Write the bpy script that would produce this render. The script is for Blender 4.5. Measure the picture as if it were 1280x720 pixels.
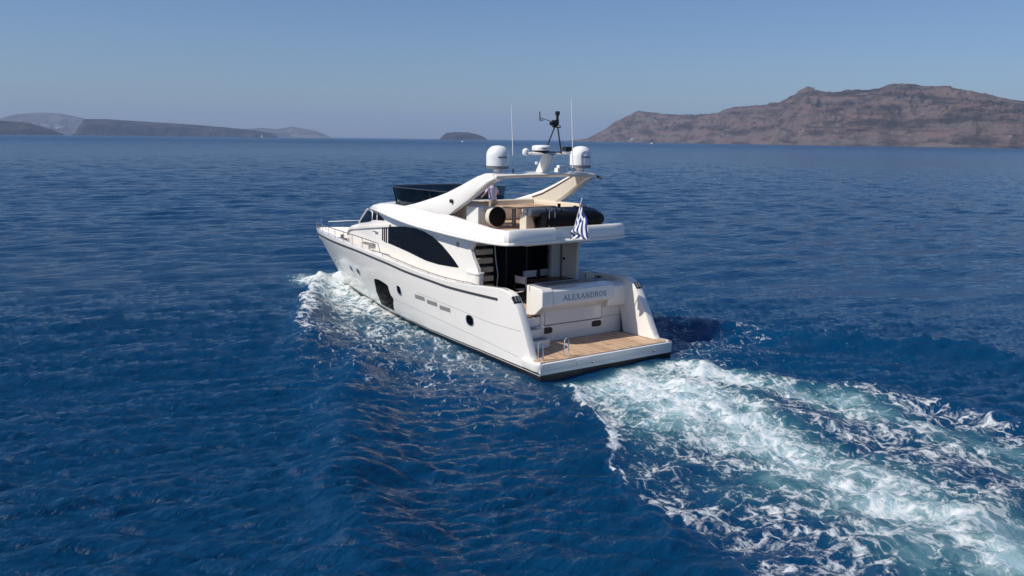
import bpy, bmesh, math, random
import numpy as np
from mathutils import Vector, Matrix
R = math.radians
PI = math.pi
random.seed(7)
rng = np.random.default_rng(11)
for o in list(bpy.data.objects):
    bpy.data.objects.remove(o)
scn = bpy.context.scene
COL = scn.collection

# ------------------------------------------------------------------ camera
F_PX, PSI, PITCH, ROLL = 1099.0, -0.627412, 0.167277, 0.012229
CAM = Vector((-21.566, 19.771, 7.632))
fw = Vector((math.cos(PSI)*math.cos(PITCH), math.sin(PSI)*math.cos(PITCH), -math.sin(PITCH)))
rt = Vector((math.sin(PSI), -math.cos(PSI), 0))
up = rt.cross(fw)
r2 = rt*math.cos(ROLL)+up*math.sin(ROLL)
u2 = -rt*math.sin(ROLL)+up*math.cos(ROLL)
cd = bpy.data.cameras.new('camera')
cam = bpy.data.objects.new('camera', cd); COL.objects.link(cam)
cam.matrix_world = Matrix(((r2.x, u2.x, -fw.x, CAM.x), (r2.y, u2.y, -fw.y, CAM.y), (r2.z, u2.z, -fw.z, CAM.z), (0, 0, 0, 1)))
cd.sensor_width = 36; cd.lens = F_PX/1280*36
cd.clip_start = 0.5; cd.clip_end = 200000
scn.camera = cam
scn.render.resolution_x = 1024; scn.render.resolution_y = 576

# ------------------------------------------------------------------ light
SUN_DIR = Vector((0.22, 0.95, 1.0)).normalized()      # towards the sun
EL = math.asin(SUN_DIR.z); AZ = math.atan2(SUN_DIR.y, SUN_DIR.x)
sd = bpy.data.lights.new('sun', 'SUN'); sd.energy = 4.7; sd.angle = R(0.53); sd.color = (1.0, 0.94, 0.85)
sun = bpy.data.objects.new('sun', sd); COL.objects.link(sun)
sun.rotation_euler = SUN_DIR.to_track_quat('Z', 'Y').to_euler()
w = bpy.data.worlds.new('World'); scn.world = w; w.use_nodes = True
nt = w.node_tree; nt.nodes.clear()
sky = nt.nodes.new('ShaderNodeTexSky'); sky.sky_type = 'NISHITA'; sky.sun_disc = False
sky.sun_elevation = EL; sky.sun_rotation = PI/2-AZ
sky.altitude = 0; sky.air_density = 1.0; sky.dust_density = 0.6; sky.ozone_density = 2.0
hs = nt.nodes.new('ShaderNodeHueSaturation'); hs.inputs['Saturation'].default_value = 1.05
gm = nt.nodes.new('ShaderNodeGamma'); gm.inputs['Gamma'].default_value = 1.0
mxs = nt.nodes.new('ShaderNodeMix'); mxs.data_type = 'RGBA'; mxs.blend_type = 'MULTIPLY'; mxs.inputs[0].default_value = 1
mxs.inputs[7].default_value = (.60, .71, .92, 1)
bg = nt.nodes.new('ShaderNodeBackground'); bg.inputs['Strength'].default_value = 0.10
wo = nt.nodes.new('ShaderNodeOutputWorld')
nt.links.new(sky.outputs[0], hs.inputs['Color']); nt.links.new(hs.outputs[0], gm.inputs['Color'])
nt.links.new(gm.outputs[0], mxs.inputs[6]); nt.links.new(mxs.outputs[2], bg.inputs[0]); nt.links.new(bg.outputs[0], wo.inputs[0])
scn.view_settings.view_transform = 'Standard'; scn.view_settings.look = 'None'
scn.view_settings.exposure = 0.0; scn.view_settings.gamma = 1
scn.render.engine = 'CYCLES'
scn.cycles.sample_clamp_direct = 1.6; scn.cycles.sample_clamp_indirect = 3.0
scn.cycles.max_bounces = 8; scn.cycles.volume_bounces = 0

# ------------------------------------------------------------------ helpers
def lerp(a, b, t): return a+(b-a)*t
def tab(xs, ys):
    xs = list(xs); ys = list(ys)
    return lambda x: float(np.interp(x, xs, ys))
def tabs(pts):   # smooth (catmull-like) table
    xs = np.array([p[0] for p in pts], float); ys = np.array([p[1] for p in pts], float)
    m = np.gradient(ys, xs)
    def f(x):
        if x <= xs[0]: return float(ys[0])
        if x >= xs[-1]: return float(ys[-1])
        i = int(np.searchsorted(xs, x)-1); h = xs[i+1]-xs[i]; t = (x-xs[i])/h
        return float((2*t**3-3*t**2+1)*ys[i]+(t**3-2*t**2+t)*h*m[i]+(-2*t**3+3*t**2)*ys[i+1]+(t**3-t**2)*h*m[i+1])
    return f

class MB:
    def __init__(s): s.v = []; s.f = []; s.m = []
    def add(s, vs, fs, m=0):
        n = len(s.v); s.v += [tuple(v) for v in vs]; s.f += [tuple(i+n for i in f) for f in fs]; s.m += [m]*len(fs); return s
    def box(s, x0, x1, y0, y1, z0, z1, m=0):
        vs = [(x, y, z) for x in (x0, x1) for y in (y0, y1) for z in (z0, z1)]
        return s.add(vs, [(0, 1, 3, 2), (4, 6, 7, 5), (0, 4, 5, 1), (2, 3, 7, 6), (0, 2, 6, 4), (1, 5, 7, 3)], m)
    def grid(s, rows, m=0, closed=False, mats=None):
        n = len(rows[0]); vs = [p for r in rows for p in r]; fs = []; mm = []
        for i in range(len(rows)-1):
            for j in range(n if closed else n-1):
                k = (j+1) % n
                fs.append((i*n+j, i*n+k, (i+1)*n+k, (i+1)*n+j)); mm.append(mats[j] if mats else m)
        b = len(s.v); s.v += [tuple(v) for v in vs]; s.f += [tuple(q+b for q in f) for f in fs]; s.m += mm; return s
    def ring(s, c, r, ax, n, rx=None):
        pass
    def tube(s, pts, r, n=8, m=0, cap=True):
        pts = [Vector(p) for p in pts]; rows = []
        rr = r if isinstance(r, (list, tuple)) else [r]*len(pts)
        prev = None
        for i, p in enumerate(pts):
            d = (pts[min(i+1, len(pts)-1)]-pts[max(i-1, 0)])
            if d.length < 1e-9: d = Vector((0, 0, 1))
            d.normalize()
            if prev is None:
                a = Vector((0, 0, 1)) if abs(d.z) < .9 else Vector((1, 0, 0))
                u = d.cross(a).normalized()
            else:
                u = (prev-d*prev.dot(d)); u.normalize()
            prev = u; v = d.cross(u)
            rows.append([p+(u*math.cos(2*PI*k/n)+v*math.sin(2*PI*k/n))*rr[i] for k in range(n)])
        s.grid(rows, m, True)
        if cap:
            b = len(s.v); s.add(rows[0], [tuple(range(n))[::-1]], m); s.add(rows[-1], [tuple(range(n))], m)
        return s
    def lathe(s, c, prof, n=24, m=0, ax=Vector((0, 0, 1))):
        ax = Vector(ax).normalized(); a = Vector((1, 0, 0)) if abs(ax.x) < .9 else Vector((0, 1, 0))
        u = ax.cross(a).normalized(); v = ax.cross(u); c = Vector(c)
        rows = [[c+ax*h+(u*math.cos(2*PI*k/n)+v*math.sin(2*PI*k/n))*max(r, 1e-4) for k in range(n)] for r, h in prof]
        return s.grid(rows, m, True)
    def prism(s, poly, axis, a, b, m=0):
        # poly: 2D points in the two other axes (x,z) for axis 'y', (y,z) for 'x', (x,y) for 'z'
        def P(p, t):
            return {'y': (p[0], t, p[1]), 'x': (t, p[0], p[1]), 'z': (p[0], p[1], t)}[axis]
        n = len(poly); vs = [P(p, a) for p in poly]+[P(p, b) for p in poly]
        fs = [tuple(range(n))[::-1], tuple(range(n, 2*n))]+[(i, (i+1) % n, n+(i+1) % n, n+i) for i in range(n)]
        return s.add(vs, fs, m)
    def mirror(s):
        n = len(s.v); s.v += [(x, -y, z) for x, y, z in s.v]; s.f += [tuple(i+n for i in f[::-1]) for f in s.f]; s.m += list(s.m); return s
    def build(s, name, mats, parent=None, smooth=35, bevel=0, seg=2, loc=None, weld=True):
        me = bpy.data.meshes.new(name)
        bm = bmesh.new()
        vs = [bm.verts.new(v) for v in s.v]
        for f, m in zip(s.f, s.m):
            idx = []
            for i in f:
                if i not in idx: idx.append(i)
            if len(idx) < 3: continue
            try:
                q = bm.faces.new([vs[i] for i in idx]); q.material_index = m
            except ValueError: pass
        if weld: bmesh.ops.remove_doubles(bm, verts=bm.verts, dist=0.0008)
        bmesh.ops.recalc_face_normals(bm, faces=bm.faces)
        if smooth:
            for q in bm.faces: q.smooth = True
            for e in bm.edges:
                if len(e.link_faces) == 2:
                    e.smooth = e.calc_face_angle(0) < R(smooth)
                else: e.smooth = False
        bm.to_mesh(me); bm.free()
        if not isinstance(mats, (list, tuple)): mats = [mats]
        for m in mats: me.materials.append(m)
        o = bpy.data.objects.new(name, me); COL.objects.link(o)
        if parent: o.parent = parent
        if loc: o.location = loc
        if bevel:
            md = o.modifiers.new('bevel', 'BEVEL'); md.width = bevel; md.segments = seg; md.limit_method = 'ANGLE'; md.angle_limit = R(40)
            md.harden_normals = True
        return o

def tag(o, label=None, cat=None, group=None, kind=None):
    if label: o['label'] = label
    if cat: o['category'] = cat
    if group: o['group'] = group
    if kind: o['kind'] = kind
    return o
def thing(name, label, cat, loc=(0, 0, 0), rz=0, group=None):
    o = bpy.data.objects.new(name, None); COL.objects.link(o); o.location = loc; o.rotation_euler = (0, 0, rz)
    o.empty_display_size = .3
    return tag(o, label, cat, group)

def mat(name, col, rough=.5, metal=0, coat=0, ior=1.5, spec=None, noise=None, bump=None, trans=0, alpha=None, emit=None):
    m = bpy.data.materials.new(name); m.use_nodes = True; t = m.node_tree; b = t.nodes['Principled BSDF']
    b.inputs['Base Color'].default_value = (*col, 1); b.inputs['Roughness'].default_value = rough
    b.inputs['Metallic'].default_value = metal; b.inputs['IOR'].default_value = ior
    b.inputs['Coat Weight'].default_value = coat; b.inputs['Coat Roughness'].default_value = .04
    b.inputs['Transmission Weight'].default_value = trans
    if noise or bump:
        tc = t.nodes.new('ShaderNodeTexCoord')
    if noise:   # (scale, amount, col2)
        n = t.nodes.new('ShaderNodeTexNoise'); n.inputs['Scale'].default_value = noise[0]; n.inputs['Detail'].default_value = 6
        mp = t.nodes.new('ShaderNodeMapping'); mp.inputs['Scale'].default_value = noise[3] if len(noise) > 3 else (1, 1, 1)
        t.links.new(tc.outputs['Object'], mp.inputs[0]); t.links.new(mp.outputs[0], n.inputs['Vector'])
        mr = t.nodes.new('ShaderNodeMapRange'); mr.inputs[1].default_value = .35; mr.inputs[2].default_value = .7; mr.inputs[4].default_value = noise[1]
        t.links.new(n.outputs[0], mr.inputs[0])
        mx = t.nodes.new('ShaderNodeMix'); mx.data_type = 'RGBA'; mx.inputs[6].default_value = (*col, 1); mx.inputs[7].default_value = (*noise[2], 1)
        t.links.new(mr.outputs[0], mx.inputs[0]); t.links.new(mx.outputs[2], b.inputs['Base Color'])
    if bump:    # (scale, strength, dist)
        n2 = t.nodes.new('ShaderNodeTexNoise'); n2.inputs['Scale'].default_value = bump[0]; n2.inputs['Detail'].default_value = 3
        t.links.new(tc.outputs['Object'], n2.inputs['Vector'])
        bp = t.nodes.new('ShaderNodeBump'); bp.inputs['Strength'].default_value = bump[1]; bp.inputs['Distance'].default_value = bump[2]
        t.links.new(n2.outputs[0], bp.inputs['Height']); t.links.new(bp.outputs[0], b.inputs['Normal'])
    return m

M = {}
M['gel'] = mat('white_gelcoat', (.84, .81, .755), .22, coat=.5, noise=(.6, .6, (.78, .75, .69)), bump=(1.2, .05, .02))
M['gel2'] = mat('deck_white', (.76, .755, .73), .42, noise=(3, .5, (.70, .69, .66)))
M['black'] = mat('antifouling_black', (.012, .012, .014), .35, noise=(3, .5, (.03, .03, .032)))
M['stripe'] = mat('rub_strip_dark', (.05, .05, .055), .35)
M['groove'] = mat('seam_grey', (.30, .30, .30), .5)
M['glass'] = mat('tinted_glass', (.003, .003, .004), .04, ior=1.40)
M['port'] = mat('porthole_glass', (.003, .003, .004), .12, ior=1.12)
M['port'].node_tree.nodes['Principled BSDF'].inputs['Specular IOR Level'].default_value = .08
M['chrome'] = mat('polished_steel', (.75, .75, .76), .16, metal=1)
M['dull_steel'] = mat('brushed_steel', (.42, .42, .43), .35, metal=1)
M['blackpl'] = mat('black_plastic', (.014, .014, .015), .45)
M['grille'] = mat('vent_grille_grey', (.30, .30, .29), .5)
M['radome'] = mat('radome_white', (.80, .80, .80), .35)
M['greybase'] = mat('grey_base', (.20, .21, .22), .5)
M['cream'] = mat('cream_vinyl', (.66, .58, .46), .55, noise=(5, .5, (.58, .50, .39)))
M['stair'] = mat('stair_beige_shaded', (.38, .33, .26), .6)  # beige darkened so the colour carries the shade on the stairs
M['beige'] = mat('beige_moulding', (.68, .63, .53), .45, noise=(4, .6, (.60, .55, .45)))
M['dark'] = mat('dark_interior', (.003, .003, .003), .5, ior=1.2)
M['brown'] = mat('brown_wood', (.10, .035, .018), .4, noise=(9, .7, (.05, .018, .01)))
M['canvas'] = mat('pale_canvas', (.80, .78, .84), .8)
M['cover'] = mat('black_cover', (.005, .005, .006), .5, ior=1.22, bump=(6, .5, .04))
M['greytube'] = mat('slate_grey_tube', (.085, .10, .125), .5, bump=(5, .2, .02))
M['bluefab'] = mat('navy_fabric', (.012, .018, .04), .8)
M['letters'] = mat('lettering_grey', (.17, .22, .29), .4)

def teak_mat():
    m = bpy.data.materials.new('teak_deck'); m.use_nodes = True; t = m.node_tree; b = t.nodes['Principled BSDF']
    g = t.nodes.new('ShaderNodeNewGeometry'); sp = t.nodes.new('ShaderNodeSeparateXYZ'); t.links.new(g.outputs['Position'], sp.inputs[0])
    # planks run athwart? planks run fore-aft: seams each 7 cm in y
    mm = t.nodes.new('ShaderNodeMath'); mm.operation = 'MULTIPLY'; mm.inputs[1].default_value = 1/.075; t.links.new(sp.outputs['Y'], mm.inputs[0])
    fr = t.nodes.new('ShaderNodeMath'); fr.operation = 'FRACT'; t.links.new(mm.outputs[0], fr.inputs[0])
    lt = t.nodes.new('ShaderNodeMath'); lt.operation = 'LESS_THAN'; lt.inputs[1].default_value = .13; t.links.new(fr.outputs[0], lt.inputs[0])
    fl = t.nodes.new('ShaderNodeMath'); fl.operation = 'FLOOR'; t.links.new(mm.outputs[0], fl.inputs[0])
    wn = t.nodes.new('ShaderNodeTexWhiteNoise'); wn.noise_dimensions = '1D'; t.links.new(fl.outputs[0], wn.inputs['W'])
    mp = t.nodes.new('ShaderNodeMapping'); mp.inputs['Scale'].default_value = (2, 26, 2); t.links.new(g.outputs['Position'], mp.inputs[0])
    n = t.nodes.new('ShaderNodeTexNoise'); n.inputs['Scale'].default_value = 1.4; n.inputs['Detail'].default_value = 5; t.links.new(mp.outputs[0], n.inputs['Vector'])
    ad = t.nodes.new('ShaderNodeMath'); ad.operation = 'ADD'; t.links.new(n.outputs[0], ad.inputs[0])
    ml = t.nodes.new('ShaderNodeMath'); ml.operation = 'MULTIPLY'; ml.inputs[1].default_value = .35; t.links.new(wn.outputs[0], ml.inputs[0]); t.links.new(ml.outputs[0], ad.inputs[1])
    cr = t.nodes.new('ShaderNodeValToRGB'); cr.color_ramp.elements[0].position = .45; cr.color_ramp.elements[1].position = .85
    cr.color_ramp.elements[0].color = (.44, .275, .165, 1); cr.color_ramp.elements[1].color = (.70, .49, .32, 1)
    t.links.new(ad.outputs[0], cr.inputs[0])
    mx = t.nodes.new('ShaderNodeMix'); mx.data_type = 'RGBA'; mx.inputs[7].default_value = (.16, .10, .07, 1)
    t.links.new(lt.outputs[0], mx.inputs[0]); t.links.new(cr.outputs[0], mx.inputs[6])
    # wet / worn stains
    n3 = t.nodes.new('ShaderNodeTexNoise'); n3.inputs['Scale'].default_value = 2.2; n3.inputs['Detail'].default_value = 7; t.links.new(g.outputs['Position'], n3.inputs['Vector'])
    mr = t.nodes.new('ShaderNodeMapRange'); mr.inputs[1].default_value = .57; mr.inputs[2].default_value = .64; mr.inputs[4].default_value = .55; t.links.new(n3.outputs[0], mr.inputs[0])
    mx2 = t.nodes.new('ShaderNodeMix'); mx2.data_type = 'RGBA'; mx2.inputs[7].default_value = (.22, .09, .06, 1)
    t.links.new(mr.outputs[0], mx2.inputs[0]); t.links.new(mx.outputs[2], mx2.inputs[6]); t.links.new(mx2.outputs[2], b.inputs['Base Color'])
    b.inputs['Roughness'].default_value = .6
    return m
M['teak'] = teak_mat()
M['windscreen'] = None
def screen_mat():
    m = bpy.data.materials.new('smoked_screen'); m.use_nodes = True; t = m.node_tree; t.nodes.clear()
    o = t.nodes.new('ShaderNodeOutputMaterial'); g = t.nodes.new('ShaderNodeBsdfGlossy'); g.inputs['Roughness'].default_value = .03
    g.inputs['Color'].default_value = (.9, .9, .9, 1)
    tr = t.nodes.new('ShaderNodeBsdfTransparent'); tr.inputs[0].default_value = (.07, .10, .12, 1)
    lw = t.nodes.new('ShaderNodeLayerWeight'); lw.inputs[0].default_value = .5; pw = t.nodes.new('ShaderNodeMath'); pw.operation = 'POWER'; pw.inputs[1].default_value = 4; t.links.new(lw.outputs['Facing'], pw.inputs[0]); f = t.nodes.new('ShaderNodeMath'); f.operation = 'MULTIPLY_ADD'; f.inputs[1].default_value = .85; f.inputs[2].default_value = .035; t.links.new(pw.outputs[0], f.inputs[0])
    mx = t.nodes.new('ShaderNodeMixShader'); t.links.new(f.outputs[0], mx.inputs[0]); t.links.new(tr.outputs[0], mx.inputs[1]); t.links.new(g.outputs[0], mx.inputs[2])
    t.links.new(mx.outputs[0], o.inputs[0]); return m
M['screen'] = screen_mat()

# ------------------------------------------------------------------ numpy noise
_lat = rng.random((256, 256))
def vnoise(x, y, s=1.0, ox=0.0, oy=0.0):
    x = x*s+ox; y = y*s+oy
    xi = np.floor(x).astype(np.int64); yi = np.floor(y).astype(np.int64); fx = x-xi; fy = y-yi
    fx = fx*fx*fx*(fx*(fx*6-15)+10); fy = fy*fy*fy*(fy*(fy*6-15)+10)
    a = _lat[xi & 255, yi & 255]; b = _lat[(xi+1) & 255, yi & 255]; c = _lat[xi & 255, (yi+1) & 255]; d = _lat[(xi+1) & 255, (yi+1) & 255]
    return (a*(1-fx)+b*fx)*(1-fy)+(c*(1-fx)+d*fx)*fy
def fbm(x, y, s, o=5, g=.5, ox=0.0, ridged=False):
    t = 0; a = 1; n = 0
    ca, sa = math.cos(.6), math.sin(.6)
    for k in range(o):
        v = vnoise(x, y, s, 17.3*k+ox, 9.1*k+ox*.7)
        if ridged: v = 1-np.abs(2*v-1)
        t = t+a*v; n += a; a *= g; s *= 2.03
        x, y = ca*x-sa*y, sa*x+ca*y
    return t/n
def smooth(a, b, x):
    t = np.clip((x-a)/(b-a), 0, 1); return t*t*(3-2*t)
def poly_dist(x, y, pts):
    """distance to a polyline, parameter along it (0..1) and side (+ left of travel)"""
    best = np.full(x.shape, 1e9); par = np.zeros(x.shape); side = np.zeros(x.shape)
    L = [0]
    for a, b in zip(pts[:-1], pts[1:]): L.append(L[-1]+math.dist(a, b))
    for i, (a, b) in enumerate(zip(pts[:-1], pts[1:])):
        dx, dy = b[0]-a[0], b[1]-a[1]; l2 = dx*dx+dy*dy
        t = np.clip(((x-a[0])*dx+(y-a[1])*dy)/l2, 0, 1)
        px = x-a[0]-t*dx; py = y-a[1]-t*dy; d = np.hypot(px, py)
        m = d < best
        best = np.where(m, d, best); par = np.where(m, (L[i]+t*math.sqrt(l2))/L[-1], par)
        side = np.where(m, np.sign(dx*py-dy*px), side)
    return best, par, side

# ------------------------------------------------------------------ sea
def ocean_tile(L, N, lmin, lmax, wind, spread, rms, seed, tilt=2.6):
    r = np.random.default_rng(seed)
    k1 = 2*np.pi*np.fft.fftfreq(N, L/N); kx, ky = np.meshgrid(k1, k1, indexing='ij'); k = np.hypot(kx, ky); k[0, 0] = 1
    th = np.arctan2(ky, kx)-wind; c = np.abs(np.cos(th))
    lam = 2*np.pi/k
    S = k**(-tilt)*c**spread*np.exp(-(lam/lmax)**2)*(1-np.exp(-(lam/lmin)**3))
    S[(lam > lmax*1.6)] = 0; S[0, 0] = 0
    H = (r.normal(size=(N, N))+1j*r.normal(size=(N, N)))*S
    h = np.real(np.fft.ifft2(H)); sc = rms/h.std()
    dx = np.real(np.fft.ifft2(-1j*kx/k*H))*sc; dy = np.real(np.fft.ifft2(-1j*ky/k*H))*sc
    return h*sc, dx, dy
def sample(T, L, x, y):
    N = T.shape[0]; u = (x/L*N) % N; v = (y/L*N) % N
    i = np.floor(u).astype(np.int64) % N; j = np.floor(v).astype(np.int64) % N; fu = u-np.floor(u); fv = v-np.floor(v); i2 = (i+1) % N; j2 = (j+1) % N
    return (T[i, j]*(1-fu)+T[i2, j]*fu)*(1-fv)+(T[i, j2]*(1-fu)+T[i2, j2]*fu)*fv

WIND = R(-36+16)
# wake lines measured in metres, boat heading +x, stern at x=0
RIDGE_A = [(22.5, .6), (20, 2.0), (17.4, 3.5), (14.0, 4.8), (11.4, 6.0), (9.6, 7.0), (7.6, 8.1), (5.2, 9.2), (2.2, 10.4)]
RIDGE_B = [(8.0, 5.0), (5.2, 6.8), (3.0, 8.2), (.9, 9.4), (-1.3, 10.7), (-3.6, 11.9), (-6.0, 12.9), (-9.5, 13.7), (-15, 15)]
WASH_L = ([-40, -25, -14, -11.8, -10.4, -8.4, -6.8, -4.7, -2.7, -.8, .3], [14, 11.5, 9.3, 8.7, 8.1, 7.1, 6.0, 4.4, 3.6, 3.1, 2.8])
WASH_R = ([-40, -25, -16, -11, -9.4, -7.2, -5.5, -2.9, -.5, .3], [-12, -9, -7, -5.9, -5.8, -5.3, -4.0, -3.2, -2.9, -2.7])
WL_X = [-1, 0, 2, 4, 6, 8, 10, 13, 15, 17, 19, 20.5, 21.5]; WL_Y = [3.0, 2.96, 2.80, 2.62, 2.48, 2.28, 2.02, 1.5, 1.12, .8, .42, .05, 0]

def sea_fields(x, y, cell):
    """height, dx, dy, foam, aeration at world points (cell = local grid spacing)"""
    fb = 1-smooth(.16, .42, cell); fa = 1-smooth(1.5, 5.0, cell); fc = 1-smooth(6, 16, cell)
    h = np.zeros_like(x); dx = np.zeros_like(x); dy = np.zeros_like(x)
    for T, L, f, ch in TILES:
        a = {'a': fa, 'b': fb, 'c': fc}[f]
        h += sample(T[0], L, x, y)*a; dx += sample(T[1], L, x, y)*a*ch; dy += sample(T[2], L, x, y)*a*ch
    foam = np.zeros_like(x); aer = np.zeros_like(x)
    near = (np.abs(x) < 90) & (np.abs(y) < 70)
    X = x[near]; Y = y[near]; AY = np.abs(Y)
    hh = np.zeros_like(X); fo = np.zeros_like(X); ae = np.zeros_like(X)
    wob = (fbm(X, Y, .45, 4, .5, 3.3)-.5)
    wob2 = (fbm(X, Y, 1.4, 4, .55, 31.)-.5)
    # diverging crests, both sides
    d, p, s = poly_dist(X+wob*.5, AY+wob*.9, RIDGE_A)
    amp = np.interp(p, [0, .1, .35, .7, 1], [.22, .42, .42, .22, .0])
    wid = np.interp(p, [0, .3, 1], [.45, .8, 1.5])
    s = -s; amp = amp*(1-smooth(22.0, 24.0, X))
    sh = np.where(s > 0, np.exp(-(d/(wid*.55))**2), np.exp(-(d/(wid*1.25))**2))
    # after the crest a trough on the inner side
    tr = np.where(s < 0, np.exp(-((d-wid*2.0)/(wid*1.2))**2), 0)
    hh += amp*sh-amp*.45*tr
    port = np.where(Y > 0, 1.0, .55)
    fo += port*np.interp(p, [0, .12, .45, .62, .75, 1], [1.0, .95, .80, .50, .12, 0])*np.where(s > 0, np.exp(-(d/.42)**2), np.exp(-(d/np.interp(p, [0, .3, 1], [1.0, .85, .5]))**2))
    d, p, s = poly_dist(X+wob*.8, AY+wob*1.3, RIDGE_B)
    s = -s
    amp = np.interp(p, [0, .2, .6, 1], [.10, .28, .30, .16]); wid = np.interp(p, [0, 1], [.75, 1.3])
    sh = np.where(s > 0, np.exp(-(d/(wid*.7))**2), np.exp(-(d/(wid*1.4))**2))
    hh += amp*sh-amp*.4*np.where(s < 0, np.exp(-((d-wid*2.2)/(wid*1.2))**2), 0)
    fo += np.where(Y < 0, .50, .16)*np.interp(p, [0, .1, .35, .6, 1], [0, 1, .8, .3, 0])*np.exp(-(d/.45)**2)
    # bow spray and lacy side foam between hull and crest
    wl = np.interp(X, WL_X, WL_Y)
    off = AY-wl
    ra = np.interp(X, [q[0] for q in RIDGE_A[::-1]], [q[1] for q in RIDGE_A[::-1]])
    inside = smooth(-.1, .15, off)*(1-smooth(-.2, .5, AY-ra))*np.where(X < 22.6, 1, 0)
    side = inside*np.interp(X, [-3, 1, 4, 9, 14, 18, 22], [.40, .51, .56, .63, .74, .92, 1.0])*np.interp(off, [0, .5, 1.6, 3.2, 6], [1.04, 1.02, .94, .80, .52])
    side *= np.interp(X, [-9, -5, 0], [0, .62, 1.0])*np.where(Y < 0, 1.12, 1.0)
    fo = np.maximum(fo, side*(0.92+.6*wob))
    ae = np.maximum(ae, inside*np.interp(X, [-2, 4, 14, 22], [.1, .22, .45, .9])*np.interp(off, [0, 4], [1, .15]))
    bx = np.exp(-(((X-22.6)/2.4)**2+((AY-.9)/1.25)**2)); fo = np.maximum(fo, bx*1.05); hh += .42*np.exp(-(((X-21.5)/1.9)**2+((AY-.8)/.7)**2)); ae = np.maximum(ae, bx*.7)
    inside = inside*(1-smooth(21.5, 22.6, X))
    hh += .10*inside*np.exp(-(off/.5)**2)*np.interp(X, [2, 10, 20], [0, .5, 1.5])
    hh += inside*(fbm(X, Y, 1.1, 4, .55, 77.)-.5)*.22*np.interp(X, [-6, 0, 12, 20], [.3, .6, 1.0, 1.6])
    # stern: hollow, then boiling propeller wash
    yl = np.interp(X, *WASH_L)+wob*1.5+wob2*.5; yr = np.interp(X, *WASH_R)+wob*1.2
    w_in = smooth(-.15, np.interp(-X, [0, 7, 12], [.35, .5, 2.2]), yl-Y)*smooth(-.5, .8, Y-yr)*(1-smooth(-.9, -.05, X+wob*.9))
    t = -X
    cl = np.interp(t, [0, 4.5, 9.3, 14, 30], [.3, 1.1, 2.0, 3.1, 5.5])+wob*1.5
    cw = np.interp(t, [0, 3, 8, 14, 30], [3.3, 2.8, 2.1, 2.5, 3.8])
    core = np.exp(-((Y-cl)/cw)**2*1.3)*np.interp(t, [0, 1, 6, 14, 30, 50], [.95, .86, .80, .76, .66, .4])
    c2 = np.interp(t, [0, 3, 7, 12, 30], [-1.9, -2.3, -3.0, -2.6, -2.0])+wob*1.5
    core2 = np.exp(-((Y-c2)/np.interp(t, [0, 4, 14], [1.1, .9, 1.2]))**2)*np.interp(t, [0, 5, 9, 14, 40], [.9, .70, .52, .50, .35])
    holes = fbm(X, Y*1.5, .33, 3, .5, 51.)
    lace = np.interp(t, [0, 4, 10, 18, 40], [.72, .68, .62, .54, .40])*(.60+.92*holes)
    hole = smooth(.52, .66, holes)*smooth(3.0, 6.5, t)
    dens = np.maximum(np.maximum(core, core2)*(1-.75*hole), lace*(1-.45*hole))
    edgeL = np.exp(-((yl-Y-.26)/.27)**2)*np.interp(t, [0, 1, 9, 11, 13], [1, 1, .95, .4, 0])
    edgeR = np.exp(-((Y-yr-.3)/.5)**2)*np.interp(t, [0, 2, 4, 10, 13], [.3, .45, .8, .62, .2])
    wf = np.maximum(np.maximum(dens, edgeL*1.12), edgeR)*w_in
    fo = np.maximum(fo*(1-w_in), wf)
    ae = np.maximum(ae*(1-w_in), w_in*np.clip(np.maximum(core, core2*.9)*1.0+.10+.25*(holes-.5), 0, 1)*np.interp(t, [0, 12, 30], [1.0, .85, .5]))
    turb = (fbm(X, Y, .55, 5, .55, 9.)-.5)
    hh += w_in*(turb*.85*np.interp(t, [0, 3, 16, 40], [.5, 1.0, .8, .5])+.24*np.exp(-((t-4.6)/2.0)**2)*np.exp(-((Y-.2)/2.4)**2)-.20*np.exp(-(t/.9)**2))
    aft = 1-smooth(-1.2, -.1, X+wob*.8)
    hh += (.10*edgeL*smooth(-.6, .2, yl-Y)+.30*edgeR)*aft
    hh += w_in*np.clip(core, 0, 1)*(fbm(X, Y, 2.2, 4, .6, 19.)-.5)*.20
    # boat track smooths the wind ripples a little and damps the sea under the hull
    hullm = (1-smooth(-.1, .5, off))*smooth(-1.4, .4, X)*(X < 21)
    h_n = h[near]*(1-.8*hullm)*(1-.35*w_in); h[near] = h_n+hh*(1-.9*hullm*(X < 14))
    dx[near] *= (1-.9*hullm); dy[near] *= (1-.9*hullm)
    foam[near] = np.clip(fo, 0, 1.1); aer[near] = np.clip(ae, 0, 1)
    return h, dx, dy, foam, aer

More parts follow.
